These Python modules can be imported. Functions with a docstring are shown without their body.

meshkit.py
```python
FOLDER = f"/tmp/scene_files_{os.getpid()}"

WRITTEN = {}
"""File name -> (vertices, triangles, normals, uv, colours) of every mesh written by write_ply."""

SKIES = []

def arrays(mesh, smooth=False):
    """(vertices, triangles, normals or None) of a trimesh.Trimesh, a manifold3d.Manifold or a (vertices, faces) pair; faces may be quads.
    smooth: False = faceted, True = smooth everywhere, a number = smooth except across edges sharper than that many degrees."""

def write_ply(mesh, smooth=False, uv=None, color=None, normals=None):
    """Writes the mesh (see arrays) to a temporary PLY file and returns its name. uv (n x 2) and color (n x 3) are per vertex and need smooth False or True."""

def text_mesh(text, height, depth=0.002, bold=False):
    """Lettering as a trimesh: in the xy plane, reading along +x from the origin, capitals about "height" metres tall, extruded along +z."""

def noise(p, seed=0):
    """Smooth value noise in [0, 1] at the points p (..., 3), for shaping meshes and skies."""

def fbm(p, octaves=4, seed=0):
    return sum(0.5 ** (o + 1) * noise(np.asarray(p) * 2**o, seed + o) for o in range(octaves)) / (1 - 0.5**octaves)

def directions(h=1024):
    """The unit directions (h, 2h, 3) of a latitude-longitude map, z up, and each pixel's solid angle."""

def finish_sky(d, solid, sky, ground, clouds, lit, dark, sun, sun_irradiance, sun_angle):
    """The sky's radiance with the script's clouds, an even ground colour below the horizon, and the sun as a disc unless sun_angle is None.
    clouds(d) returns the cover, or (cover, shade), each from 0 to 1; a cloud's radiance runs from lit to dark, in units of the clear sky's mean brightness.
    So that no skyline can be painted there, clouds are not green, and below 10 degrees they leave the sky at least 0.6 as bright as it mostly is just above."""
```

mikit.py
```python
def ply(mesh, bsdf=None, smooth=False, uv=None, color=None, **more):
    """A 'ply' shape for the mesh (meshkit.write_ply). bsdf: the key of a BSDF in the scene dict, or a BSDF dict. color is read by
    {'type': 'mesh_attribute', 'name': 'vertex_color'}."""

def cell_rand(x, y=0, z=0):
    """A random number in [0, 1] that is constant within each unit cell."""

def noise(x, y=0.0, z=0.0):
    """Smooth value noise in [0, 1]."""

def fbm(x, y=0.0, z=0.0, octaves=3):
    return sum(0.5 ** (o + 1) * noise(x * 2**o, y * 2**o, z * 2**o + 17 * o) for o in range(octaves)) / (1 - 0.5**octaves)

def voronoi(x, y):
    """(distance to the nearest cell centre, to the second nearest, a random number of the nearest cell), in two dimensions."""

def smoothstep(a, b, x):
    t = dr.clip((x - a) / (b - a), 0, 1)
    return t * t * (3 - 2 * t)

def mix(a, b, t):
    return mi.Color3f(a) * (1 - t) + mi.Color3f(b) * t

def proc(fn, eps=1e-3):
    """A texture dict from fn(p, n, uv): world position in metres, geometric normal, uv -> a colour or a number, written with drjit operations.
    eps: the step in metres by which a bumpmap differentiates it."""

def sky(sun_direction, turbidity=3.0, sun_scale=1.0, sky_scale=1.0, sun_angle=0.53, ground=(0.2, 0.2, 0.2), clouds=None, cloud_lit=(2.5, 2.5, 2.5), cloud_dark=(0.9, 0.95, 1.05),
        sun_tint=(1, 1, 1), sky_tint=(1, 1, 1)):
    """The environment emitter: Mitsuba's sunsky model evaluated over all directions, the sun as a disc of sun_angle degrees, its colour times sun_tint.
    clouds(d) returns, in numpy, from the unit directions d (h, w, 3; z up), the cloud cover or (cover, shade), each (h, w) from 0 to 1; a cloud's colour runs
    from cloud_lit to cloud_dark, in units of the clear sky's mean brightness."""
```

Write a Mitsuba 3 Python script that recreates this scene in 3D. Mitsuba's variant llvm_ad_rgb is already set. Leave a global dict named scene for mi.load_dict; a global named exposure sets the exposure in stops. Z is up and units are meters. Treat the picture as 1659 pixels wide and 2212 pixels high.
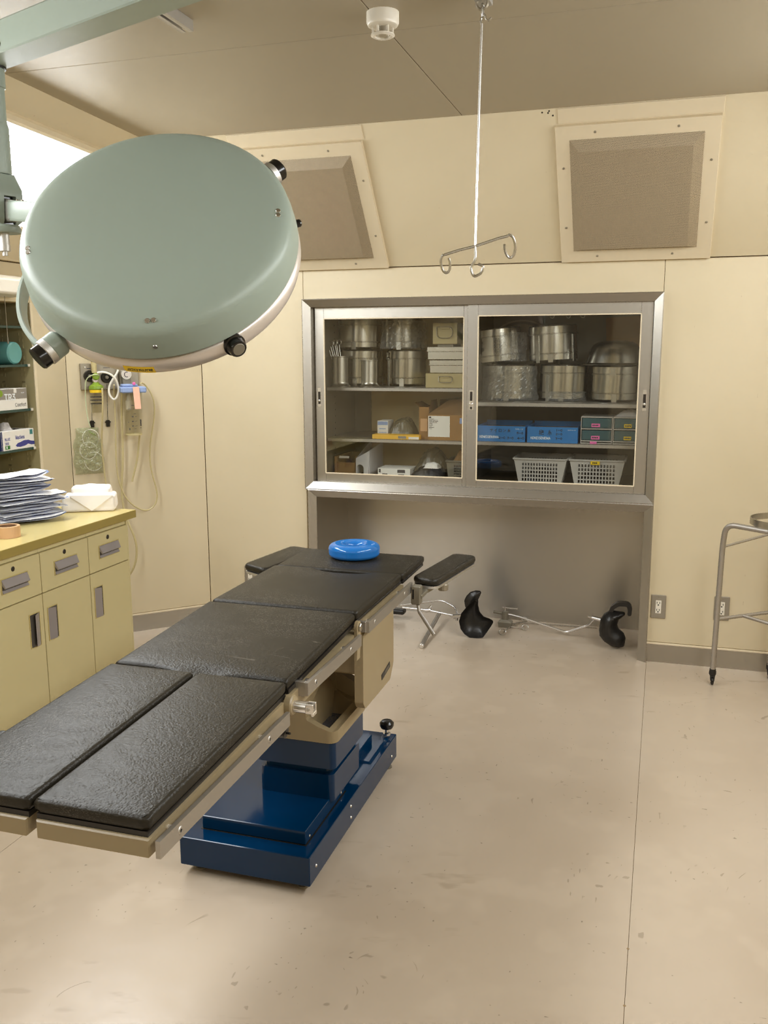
import math
import numpy as np
import trimesh
import manifold3d as m3
import shapely
import shapely.geometry as sg
import drjit as dr
import mitsuba as mi
import mikit
import meshkit
from mikit import noise, fbm, smoothstep, mix
from scipy.spatial import Delaunay

# ------------------------------------------------------------------ camera, lamps of the room, exposure
T = mi.ScalarTransform4f
exposure = 0.08
LEFT_LIGHT = (14.8, 15.4, 15.8)          # radiance of the fluorescent panels in the left sloped wall
RIGHT_LIGHT = (12.8, 13.3, 13.7)            # ... in the right sloped wall
FRONT_LIGHT = (1.0, 1.04, 1.07)           # ... in the slope behind the viewer
YAW, PITCH, ROLL, EYE = 0.2991, 0.179, -0.0037, 1.5827
_f = np.array([-math.sin(YAW) * math.cos(PITCH), math.cos(YAW) * math.cos(PITCH), -math.sin(PITCH)])
_r = np.array([math.cos(YAW), math.sin(YAW), 0])
_u = np.cross(_r, _f)
_u = -math.sin(ROLL) * _r + math.cos(ROLL) * _u
scene = {
    'camera': {'type': 'perspective', 'fov': math.degrees(2 * math.atan(829.5 / 1948.42)), 'fov_axis': 'x', 'near_clip': 0.02,
               'to_world': T().look_at(origin=[0, 0, EYE], target=[float(a) for a in np.array([0, 0, EYE]) + _f], up=[float(a) for a in _u])},
}
labels = {}
rng = np.random.default_rng(7)


# ------------------------------------------------------------------ materials
def C(r, g, b):
    c = np.array([r, g, b]) / 255.0
    return [float(x) for x in np.where(c < 0.04045, c / 12.92, ((c + 0.055) / 1.055) ** 2.4)]


def mat(name, base, rough=0.5, metal=0.0, spec=0.5, two=False, **kw):
    b = base if isinstance(base, dict) else {'type': 'rgb', 'value': list(base)}
    d = {'type': 'principled', 'base_color': b, 'roughness': rough, 'metallic': metal, 'specular': spec, **kw}
    scene[name] = {'type': 'twosided', 'bsdf': d} if two else d
    return name


def lum(x, y, z):
    return mi.Color3f(x, y, z)


def floor_colour(p, n, uv):
    big = fbm(p.x * 1.3 + 3, p.y * 1.3, 2.0, octaves=4)
    fine = fbm(p.x * 9, p.y * 9 + 5, 7.0, octaves=3)
    c = mix(C(178, 164, 146), C(169, 154, 135), smoothstep(0.3, 0.75, big))
    c = mix(c, C(184, 170, 151), 0.35 * smoothstep(0.45, 0.75, fine))
    scuff = smoothstep(0.72, 0.86, fbm(p.x * 7 + p.y * 2, p.y * 17 - 4 * p.x, 3.0, octaves=4)) * smoothstep(0.55, 0.75, noise(p.x * 1.7 + 9, p.y * 1.7, 4.0))
    c = mix(c, C(128, 110, 88), 0.35 * scuff)
    hair = smoothstep(0.90, 0.95, noise(p.x * 90 + 9 * noise(p.x * 9, p.y * 9), p.y * 30, 1.0)) * smoothstep(0.66, 0.78, noise(p.x * 6, p.y * 6, 8.0))
    c = mix(c, C(105, 90, 72), 0.4 * hair)
    dot = smoothstep(0.955, 0.985, noise(p.x * 75, p.y * 75, 5.0)) * smoothstep(0.45, 0.6, noise(p.x * 9, p.y * 9, 12.0))
    return mix(c, C(80, 68, 54), 0.6 * dot)


def floor_bump(p, n, uv):
    return fbm(p.x * 6, p.y * 6, 1.0, octaves=3)


scene['floor_vinyl'] = {'type': 'bumpmap', 'arbitrary': {**mikit.proc(floor_bump, 4e-3)}, 'scale': 0.0025,
                        'bsdf': {'type': 'principled', 'base_color': mikit.proc(floor_colour), 'roughness': 0.28, 'specular': 0.5}}


def wall_colour(p, n, uv):
    g = fbm(p.x * 2 + p.y * 2, p.z * 2, p.y, octaves=3)
    c = mix(C(207, 194, 165), C(202, 189, 159), smoothstep(0.35, 0.7, g))
    fleck = smoothstep(0.965, 0.985, noise(p.x * 60 + p.y * 60, p.z * 60, p.y * 50 - p.x * 50))
    return mix(c, C(165, 145, 112), 0.35 * fleck)


scene['wall_paint'] = {'type': 'principled', 'base_color': mikit.proc(wall_colour), 'roughness': 0.42, 'specular': 0.35}
mat('joint_dark', C(138, 116, 84), 0.8)
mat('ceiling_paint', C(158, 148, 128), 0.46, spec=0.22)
mat('cream_paint', C(207, 193, 165), 0.42)
mat('cream_edge', C(216, 203, 175), 0.4)


def grille_colour(p, n, uv):
    t = p.z * 1.29
    row = dr.floor(t / 0.0052)
    u = p.x / 0.006 + 0.5 * (row - 2 * dr.floor(row / 2))
    a, b = u - dr.floor(u) - 0.5, t / 0.0052 - row - 0.5
    hole = 1 - smoothstep(0.25, 0.36, dr.sqrt(a * a + b * b))
    return mix(C(166, 150, 124), C(62, 50, 34), 0.85 * hole)


scene['perforated_metal'] = {'type': 'principled', 'base_color': mikit.proc(grille_colour), 'roughness': 0.5, 'metallic': 0.1, 'specular': 0.4}


def brushed(name, col, ax, ay):
    scene[name] = {'type': 'twosided', 'bsdf': {'type': 'roughconductor', 'material': 'none', 'alpha_u': ax, 'alpha_v': ay, 'distribution': 'ggx',
                                               'specular_reflectance': {'type': 'rgb', 'value': list(col)}}}


brushed('steel', (0.45, 0.425, 0.38), 0.14, 0.14)
brushed('steel_niche_sheet', (0.50, 0.47, 0.42), 0.07, 0.24)
brushed('steel_bright', (0.56, 0.54, 0.49), 0.09, 0.09)
brushed('steel_mirror', (0.60, 0.58, 0.53), 0.04, 0.04)
brushed('chrome', (0.82, 0.81, 0.80), 0.07, 0.07)
brushed('aluminium', (0.66, 0.64, 0.60), 0.25, 0.25)
brushed('rail_steel', (0.52, 0.49, 0.45), 0.26, 0.26)
mat('steel_dull', C(150, 142, 126), 0.42, metal=0.7)
mat('zinc_grey', C(122, 116, 102), 0.5, metal=0.5)


def vinyl_colour(p, n, uv):
    g = noise(p.x * 420, p.y * 420, p.z * 420)
    w = fbm(p.x * 5, p.y * 5, 3.0, octaves=3)
    dust = smoothstep(0.50, 0.82, g) * smoothstep(0.38, 0.60, w)
    scratch = smoothstep(0.93, 0.97, noise(p.x * 22 + 3 * p.y, p.y * 320 + p.x * 40, 2.0)) * smoothstep(0.62, 0.74, noise(p.x * 5, p.y * 5, 6.0))
    c = mix(C(31, 27, 19), C(70, 66, 60), 0.7 * dust)
    return mix(c, C(100, 94, 88), 0.4 * scratch)


def vinyl_bump(p, n, uv):
    return noise(p.x * 330, p.y * 330, p.z * 330) + 0.6 * noise(p.x * 170, p.y * 170, p.z * 170)


scene['black_vinyl'] = {'type': 'bumpmap', 'arbitrary': {**mikit.proc(vinyl_bump, 8e-4)}, 'scale': 0.0006,
                        'bsdf': {'type': 'principled', 'base_color': mikit.proc(vinyl_colour), 'roughness': 0.42, 'specular': 0.33}}
mat('black_vinyl_smooth', C(32, 29, 27), 0.28)
mat('black_rubber', C(22, 20, 18), 0.38)
mat('black_plastic', C(16, 14, 13), 0.16)
mat('black_matte', C(14, 12, 10), 0.8, spec=0.2)
mat('table_beige', C(136, 121, 92), 0.34)
mat('table_cast', C(132, 117, 88), 0.42)
mat('base_blue', C(0, 36, 66), 0.12, spec=0.36)
mat('gel_blue', C(30, 104, 176), 0.05, spec=0.55)
mat('lamp_green', C(138, 149, 138), 0.36, spec=0.35)
mat('lamp_green_dark', C(140, 156, 138), 0.35)
mat('lamp_silver', C(206, 196, 186), 0.33, metal=0.45)
mat('cabinet_cream', C(196, 184, 138), 0.36)
mat('counter_top', C(184, 168, 112), 0.26)
mat('counter_edge', C(150, 132, 70), 0.35)
mat('handle_grey', C(150, 143, 142), 0.35, metal=0.35)
mat('handle_shade', C(84, 79, 72), 0.4, metal=0.3)  # dark tone stands for the shade inside the cabinet pulls
mat('lock_dark', C(52, 46, 38), 0.4, metal=0.4)
mat('shelf_olive', C(150, 140, 104), 0.5)
mat('shelf_slot', C(112, 103, 72), 0.6)
mat('glass_green', C(30, 62, 58), 0.08, spec=0.6)
mat('white_paper', C(236, 233, 228), 0.7, spec=0.2, two=True)
mat('grey_paper', C(205, 203, 204), 0.7, spec=0.2, two=True)
mat('blue_film', C(112, 136, 190), 0.35, two=True)
mat('white_plastic', C(216, 210, 196), 0.35)
mat('white_cloth', C(240, 234, 226), 0.85, spec=0.1, two=True)
mat('card_white', C(226, 223, 216), 0.6)
mat('card_grey', C(136, 130, 122), 0.6)
mat('card_navy', C(38, 46, 92), 0.6)
mat('print_navy', C(60, 62, 130), 0.6)
mat('print_dark', C(58, 54, 58), 0.6)
mat('print_green', C(52, 110, 50), 0.6)
mat('print_teal', C(60, 120, 120), 0.6)
mat('print_white', C(224, 228, 232), 0.6)
mat('lime', C(122, 150, 42), 0.35)
mat('lime_dark', C(120, 150, 40), 0.35)
mat('yellow', C(232, 196, 30), 0.5)
mat('yellow_box', C(226, 178, 62), 0.5)
mat('pink', C(224, 110, 170), 0.6)
mat('peach', C(240, 190, 165), 0.6)
mat('pale_blue', C(138, 158, 200), 0.4)
mat('teal_paper', C(98, 158, 156), 0.45)
mat('tape_tan', C(200, 160, 118), 0.5)
mat('tape_core', C(120, 88, 60), 0.8)
mat('carton', C(150, 114, 72), 0.8, spec=0.2, two=True)
mat('carton_dark', C(120, 92, 60), 0.85, spec=0.2, two=True)
mat('box_blue', C(36, 112, 178), 0.5, two=True)
mat('marker_ink', C(14, 14, 22), 0.7)
mat('basket_grey', C(176, 172, 166), 0.5, two=True)
mat('drawer_teal', C(62, 92, 98), 0.25)
mat('olive_box', C(172, 158, 116), 0.35, metal=0.25)
mat('tube_clear', C(188, 175, 130), 0.22, spec=0.5)
mat('tube_white', C(226, 222, 210), 0.25)
mat('socket_plate', C(146, 138, 124), 0.4, metal=0.35)
mat('caster_grey', C(70, 64, 58), 0.4)
mat('cabinet_inner', C(206, 186, 140), 0.5)
mat('label_black', C(22, 22, 24), 0.4)
mat('stain_brown', C(150, 70, 30), 0.6)
scene['pane'] = {'type': 'thindielectric', 'int_ior': 1.5, 'specular_transmittance': {'type': 'rgb', 'value': [0.84, 0.85, 0.82]}}


def film_bump(p, n, uv):
    return fbm(p.x * 60, p.y * 60, p.z * 60, octaves=3)


scene['clear_film'] = {'type': 'blendbsdf', 'weight': 0.14, 'a': {'type': 'thindielectric', 'int_ior': 1.6}, 'b': {'type': 'twosided', 'bsdf': {'type': 'principled', 'base_color': {'type': 'rgb', 'value': [0.7, 0.7, 0.68]}, 'roughness': 0.22, 'specular': 0.8}}}
scene['clear_bottle'] = {'type': 'thindielectric', 'int_ior': 1.45, 'specular_transmittance': {'type': 'rgb', 'value': [0.80, 0.79, 0.72]}}
mat('green_tube', C(196, 206, 170), 0.3)
scene['green_film'] = {'type': 'blendbsdf', 'weight': 0.22, 'a': {'type': 'thindielectric', 'int_ior': 1.55}, 'b': {'type': 'twosided', 'bsdf': {'type': 'principled', 'base_color': {'type': 'rgb', 'value': C(176, 186, 140)}, 'roughness': 0.2, 'specular': 0.8}}}


# ------------------------------------------------------------------ mesh helpers
def hull(pts):
    return trimesh.convex.convex_hull(np.asarray(pts, float))


def bx(x0, x1, y0, y1, z0, z1, c=0.002):
    c = min(c, abs(x1 - x0) / 2.01, abs(y1 - y0) / 2.01, abs(z1 - z0) / 2.01)
    if c <= 0:
        return trimesh.creation.box(bounds=[[x0, y0, z0], [x1, y1, z1]])
    p = []
    for x, sx in ((x0, 1), (x1, -1)):
        for y, sy in ((y0, 1), (y1, -1)):
            for z, sz in ((z0, 1), (z1, -1)):
                p += [(x + c * sx, y + c * sy, z), (x + c * sx, y, z + c * sz), (x, y + c * sy, z + c * sz)]
    return hull(p)


def rbox(x0, x1, y0, y1, z0, z1, r, n=2):
    s = trimesh.creation.icosphere(n, r).vertices
    return hull(np.vstack([s + (x, y, z) for x in (x0 + r, x1 - r) for y in (y0 + r, y1 - r) for z in (z0 + r, z1 - r)]))


def cat(*ms):
    out = []
    for m in ms:
        out += list(m) if isinstance(m, (list, tuple)) else [m]
    return trimesh.util.concatenate([trimesh.Trimesh(m.vertices, m.faces, process=False) for m in out])


def mv(m, M):
    m = m.copy()
    m.apply_transform(np.asarray(M, float))
    return m


def frame4(o, x, y, z):
    M = np.eye(4)
    M[:3, 0], M[:3, 1], M[:3, 2], M[:3, 3] = x, y, z, o
    return M


def rot(ax, deg, o=(0, 0, 0)):
    return trimesh.transformations.rotation_matrix(math.radians(deg), ax, o)


def tr(x, y, z):
    return trimesh.transformations.translation_matrix((x, y, z))


def prism(poly, a0, a1, axis='z'):
    """poly: 2-D points or shapely polygon; axis x: (y,z), y: (x,z), z: (x,y)."""
    P = poly if isinstance(poly, shapely.Geometry) else sg.Polygon(poly)
    P = shapely.geometry.polygon.orient(P)
    m = trimesh.creation.extrude_polygon(P, abs(a1 - a0), engine='earcut')
    v = m.vertices.copy()
    v[:, 2] += min(a0, a1)
    if axis == 'z':
        w = v
    elif axis == 'y':
        w = np.stack([v[:, 0], v[:, 2], v[:, 1]], 1)
    else:
        w = np.stack([v[:, 2], v[:, 0], v[:, 1]], 1)
    f = m.faces[:, ::-1] if axis == 'y' else m.faces
    return trimesh.Trimesh(w, f, process=False)


def fillet(pts, r, seg=6):
    pts = [np.asarray(p, float) for p in pts]
    out = [pts[0]]
    for i in range(1, len(pts) - 1):
        a, b, c = pts[i - 1], pts[i], pts[i + 1]
        u, v = (a - b), (c - b)
        lu, lv = np.linalg.norm(u), np.linalg.norm(v)
        d = min(r, lu * 0.45, lv * 0.45)
        p0, p1 = b + u / lu * d, b + v / lv * d
        for t in np.linspace(0, 1, seg + 1):
            out.append((1 - t) ** 2 * p0 + 2 * t * (1 - t) * b + t * t * p1)
    out.append(pts[-1])
    return np.array(out)


def tube(pts, r, n=10, closed=False, caps=True, flat=None):
    P = np.asarray(pts, float)
    N = len(P)
    t = np.roll(P, -1, 0) - np.roll(P, 1, 0) if closed else np.gradient(P, axis=0)
    t /= np.linalg.norm(t, axis=1, keepdims=True) + 1e-12
    a = np.cross(t[0], [0.12, 0.31, 0.94] if abs(t[0][2]) < 0.9 else [1, 0.2, 0])
    A = np.zeros_like(P)
    for i in range(N):
        a = a - (a @ t[i]) * t[i]
        a /= np.linalg.norm(a)
        A[i] = a
    B = np.cross(t, A)
    ang = np.arange(n) * 2 * math.pi / n
    R = np.broadcast_to(r, (N,))[:, None, None]
    v = P[:, None] + R * (np.cos(ang)[None, :, None] * A[:, None] + np.sin(ang)[None, :, None] * B[:, None])
    f = []
    for i in range(N if closed else N - 1):
        k = (i + 1) % N
        for j in range(n):
            l = (j + 1) % n
            f += [(i * n + j, i * n + l, k * n + l), (i * n + j, k * n + l, k * n + j)]
    v = v.reshape(-1, 3)
    if caps and not closed:
        v = np.vstack([v, P[0], P[-1]])
        for j in range(n):
            l = (j + 1) % n
            f += [(N * n, l, j), (N * n + 1, (N - 1) * n + j, (N - 1) * n + l)]
    return trimesh.Trimesh(v, f, process=False)


def cyl(p0, p1, r, n=20, r1=None):
    return tube([p0, p1], np.array([r, r if r1 is None else r1]), n)


def lathe(prof, n=40, o=(0, 0, 0), axis=(0, 0, 1)):
    P = np.asarray(prof, float)
    ang = np.arange(n) * 2 * math.pi / n
    v = np.stack([P[:, None, 0] * np.cos(ang), P[:, None, 0] * np.sin(ang), np.broadcast_to(P[:, None, 1], (len(P), n))], -1).reshape(-1, 3)
    f = []
    for i in range(len(P) - 1):
        for j in range(n):
            l = (j + 1) % n
            a, b, c, d = i * n + j, i * n + l, (i + 1) * n + l, (i + 1) * n + j
            if P[i, 0] > 1e-6:
                f.append((a, b, c) if P[i + 1, 0] > 1e-6 else (a, b, d))
            if P[i + 1, 0] > 1e-6:
                f.append((a, c, d))
    m = trimesh.Trimesh(v, f, process=False)
    m.merge_vertices()
    if m.volume < 0:
        m.invert()
    z = np.asarray(axis, float) / np.linalg.norm(axis)
    x = np.cross([0, 1, 0] if abs(z[1]) < 0.9 else [1, 0, 0], z)
    x /= np.linalg.norm(x)
    return mv(m, frame4(o, x, np.cross(z, x), z))


def slab(pts, t, inset=0.0, room=None):
    """A flat panel through the corner points pts (planar polygon), of thickness t away from the room's middle."""
    P = np.asarray(pts, float)
    o = P.mean(0)
    nn = np.cross(P[1] - P[0], P[2] - P[0])
    nn /= np.linalg.norm(nn)
    mid = np.array([-0.93, 2.0, 1.3]) if room is None else np.asarray(room, float)
    if nn @ (mid - o) < 0:
        nn = -nn
    u = (P[1] - P[0]) / np.linalg.norm(P[1] - P[0])
    w = np.cross(nn, u)
    q = sg.Polygon([((p - o) @ u, (p - o) @ w) for p in P])
    if inset:
        q = q.buffer(-inset, join_style='mitre')
    c = np.array(q.exterior.coords)[:-1]
    fr = o + c[:, :1] * u + c[:, 1:] * w
    ch = min(0.002, t / 3)
    q2 = np.array(q.buffer(-ch, join_style='mitre').exterior.coords)[:-1]
    f2 = o + q2[:, :1] * u + q2[:, 1:] * w
    return hull(np.vstack([f2, fr - ch * nn, fr - t * nn]))


def sweep_frame(x0, x1, z0, z1, prof, y):
    """Four mitred members round a rectangle in an xz plane; prof: (inward, towards the room) points. Order: top, right, bottom, left."""
    cor = [((x0, z1), (1, -1)), ((x1, z1), (-1, -1)), ((x1, z0), (-1, 1)), ((x0, z0), (1, 1))]
    out = []
    for i in range(4):
        (a, da), (b, db) = cor[i], cor[(i + 1) % 4]
        p = [(a[0] + da[0] * u, y - v, a[1] + da[1] * u) for u, v in prof] + [(b[0] + db[0] * u, y - v, b[1] + db[1] * u) for u, v in prof]
        k = len(prof)
        f = []
        for j in range(k):
            l = (j + 1) % k
            f += [(j, l, k + l), (j, k + l, k + j)]
        f += [(0, j + 1, j) for j in range(1, k - 1)] + [(k, k + j, k + j + 1) for j in range(1, k - 1)]
        m = trimesh.Trimesh(p, f, process=False)
        if m.volume < 0:
            m.invert()
        out.append(m)
    return out


def resample(poly, n):
    c = poly.exterior
    return np.array([c.interpolate(t, normalized=True).coords[0] for t in np.arange(n) / n])


def pad(poly, z0, z1, r, puff=0.0, zfn=None, grid=0.025, n=120):
    """An upholstered pad: rounded edge, slightly puffed top, in the xy outline poly; zfn(x, y) is added to the heights."""
    P = poly if isinstance(poly, shapely.Geometry) else sg.Polygon(poly)
    P = shapely.geometry.polygon.orient(P)
    start = np.array(P.exterior.coords[0])
    rings = []
    rb = min(r, (z1 - z0) / 2)
    spec = [(rb, z0), (rb * 0.3, z0 + rb * 0.3), (0, z0 + rb)]
    spec += [(r * (1 - math.cos(a)), z1 - r + r * math.sin(a)) for a in np.radians([0, 22, 45, 67, 90])]
    for d, z in spec:
        q = shapely.geometry.polygon.orient(P.buffer(-d, join_style='round')) if d > 0 else P
        c = resample(q, n)
        k = np.argmin(np.linalg.norm(c - start, axis=1))
        c = np.roll(c, -k, 0)
        rings.append(np.column_stack([c, np.full(n, z)]))
    v = np.vstack(rings)
    f = []
    for i in range(len(rings) - 1):
        for j in range(n):
            l = (j + 1) % n
            f += [(i * n + j, i * n + l, (i + 1) * n + l), (i * n + j, (i + 1) * n + l, (i + 1) * n + j)]
    top = rings[-1][:, :2]
    Q = sg.Polygon(top)
    x0, y0, x1, y1 = Q.bounds
    gx, gy = np.meshgrid(np.arange(x0 + grid / 2, x1, grid), np.arange(y0 + grid / 2, y1, grid))
    g = np.column_stack([gx.ravel(), gy.ravel()])
    keep = shapely.contains_xy(Q.buffer(-grid * 0.35), g[:, 0], g[:, 1])
    g = g[keep]
    allp = np.vstack([top, g])
    tri = Delaunay(allp).simplices
    cen = allp[tri].mean(1)
    tri = tri[shapely.contains_xy(Q.buffer(1e-6), cen[:, 0], cen[:, 1])]
    a = allp[tri]
    s = np.cross(a[:, 1] - a[:, 0], a[:, 2] - a[:, 0])
    tri[s < 0] = tri[s < 0][:, ::-1]
    dist = np.array([Q.exterior.distance(sg.Point(p)) for p in g]) if len(g) else np.zeros(0)
    gz = z1 + puff * (1 - np.exp(-dist / 0.05))
    base = (len(rings) - 1) * n
    idx = np.concatenate([base + np.arange(n), len(v) + np.arange(len(g))])
    v = np.vstack([v, np.column_stack([g, gz])]) if len(g) else v
    f = np.vstack([np.array(f), idx[tri]])
    low = rings[0][:, :2]
    lidx = np.arange(n)
    if zfn is not None and len(g):
        gb = g[shapely.contains_xy(sg.Polygon(low).buffer(-grid * .35), g[:, 0], g[:, 1])]
        lidx = np.concatenate([lidx, len(v) + np.arange(len(gb))])
        v = np.vstack([v, np.column_stack([gb, np.full(len(gb), z0)])])
        low = np.vstack([low, gb])
    bot = Delaunay(low).simplices
    cen = low[bot].mean(1)
    bot = bot[shapely.contains_xy(sg.Polygon(rings[0][:, :2]).buffer(1e-6), cen[:, 0], cen[:, 1])]
    a = low[bot]
    s = np.cross(a[:, 1] - a[:, 0], a[:, 2] - a[:, 0])
    bot[s > 0] = bot[s > 0][:, ::-1]
    f = np.vstack([f, lidx[bot]])
    if zfn is not None:
        v[:, 2] += zfn(v[:, 0], v[:, 1])
    return trimesh.Trimesh(v, f, process=False)


def roundpoly(pts, r):
    return sg.Polygon(pts).buffer(-r).buffer(r, quad_segs=8)


def text(s, h, M, depth=0.0006, bold=False, fit=None):
    m = meshkit.text_mesh(s, h, depth, bold)
    if fit:
        w = m.bounds[1][0] - m.bounds[0][0]
        m.apply_scale([fit / w, 1, 1])
    return mv(m, M)


def strokes(lines, M, r=0.0012):
    """Handwriting: polylines in a 2-D plane as thin raised strokes."""
    return mv(cat([prism(sg.LineString(l).buffer(r, quad_segs=3), 0, 0.0004) for l in lines]), M)


def facing_y(x, y, z):      # plane facing -y, reading along +x
    return frame4((x, y, z), (1, 0, 0), (0, 0, 1), (0, -1, 0))


# ------------------------------------------------------------------ scene bookkeeping
def number(base):
    if base not in scene and base not in labels and not any(k.startswith(base + '__') for k in scene):
        return base
    i = 1
    while f'{base}_{i:03d}' in scene or f'{base}_{i:03d}' in labels or any(k.startswith(f'{base}_{i:03d}__') for k in scene):
        i += 1
    return f'{base}_{i:03d}'


def thing(name, label, category, group=None, mesh=None, m=None, smooth=30, **more):
    key = number(name)
    labels[key] = {'label': label, 'category': category}
    if group:
        labels[key]['group'] = group
    if mesh is not None:
        scene[key] = mikit.ply(mesh, m, smooth, **more)
    return key


def part(t, name, mesh, m, smooth=30, label=None, kind=None, **more):
    key = number(f'{t}__{name}')
    scene[key] = mikit.ply(mesh, m, smooth, **more)
    if label:
        labels[key] = {'label': label}
    if kind:
        labels.setdefault(key, {})['kind'] = kind
    return key


def struct(name, label, mesh=None, m=None, smooth=False, **more):
    labels[name] = {'label': label, 'kind': 'structure'}
    if mesh is not None:
        scene[name] = mikit.ply(mesh, m, smooth, **more)
    return name


# ------------------------------------------------------------------ the room: floor, ceiling, lower walls, sloped upper walls
D, XL, XR, YF, ZS, ZC = 4.625, -3.017, 1.157, -0.62, 2.0, 2.593
G = 0.0009
t = struct('floor', 'beige vinyl sheet floor, scuffed and slightly glossy, with welded seams', bx(-3.5, 1.7, -1.0, 5.35, -0.06, -0.004, 0), 'joint_dark')
for a, b in ((-3.45, -1.959), (-1.959, -0.0185), (-0.0185, 1.65)):
    part(t, 'sheet', bx(a + G * 0.6, b - G * 0.6, -0.95, 5.3, -0.0039, 0.0, 0.0006), 'floor_vinyl', False)
part(t, 'weld_spot', cat(lathe([(0, 0.0006), (0.003, 0.0004), (0.004, 0)], 10, (-0.0185, 2.262, 0)), lathe([(0, 0.0006), (0.003, 0.0004), (0.004, 0)], 10, (-0.0185, 2.04, 0))), 'joint_dark')

cl, cr, cb, cf = -2.489, 0.629, 4.141, -0.14   # ceiling rectangle
t = struct('ceiling', 'flat beige panel ceiling with dark joint lines', bx(cl - .6, cr + .6, cf - .6, cb + .6, ZC + 0.0135, ZC + 0.05, 0), 'joint_dark')
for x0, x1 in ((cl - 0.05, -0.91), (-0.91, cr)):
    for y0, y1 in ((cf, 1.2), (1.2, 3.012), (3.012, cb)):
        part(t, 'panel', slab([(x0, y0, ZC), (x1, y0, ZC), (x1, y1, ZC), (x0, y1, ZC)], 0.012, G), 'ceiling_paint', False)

# back wall: backing round the cabinet opening, then the painted panels
t = struct('wall_back', 'cream painted panel wall around the steel cabinet',
           cat(bx(-2.6, -1.86, D + 0.0125, D + 0.05, 0, ZS, 0), bx(-1.86, -0.03, D + 0.0125, D + 0.05, 1.84, ZS, 0), bx(-0.03, 0.75, D + 0.0125, D + 0.05, 0, ZS, 0)), 'joint_dark')
for x0, x1, z0, z1 in ((-2.5, -1.876, 0.104, ZS - 0.003), (-1.876, -0.023, 1.845, ZS - 0.003), (-0.023, 0.645, 0.104, ZS - 0.003)):
    part(t, 'panel', slab([(x0, D, z0), (x1, D, z0), (x1, D, z1), (x0, D, z1)], 0.012, G), 'wall_paint', False)
cx = XL + (D - 4.108) * 0
t = struct('wall_back_left', 'cream chamfer wall between back wall and left wall', slab([(-2.5, D + .0178, 0), (XL, 4.108 + .0178, 0), (XL, 4.108 + .0178, ZS), (-2.5, D + .0178, ZS)], 0.03), 'joint_dark')
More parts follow.
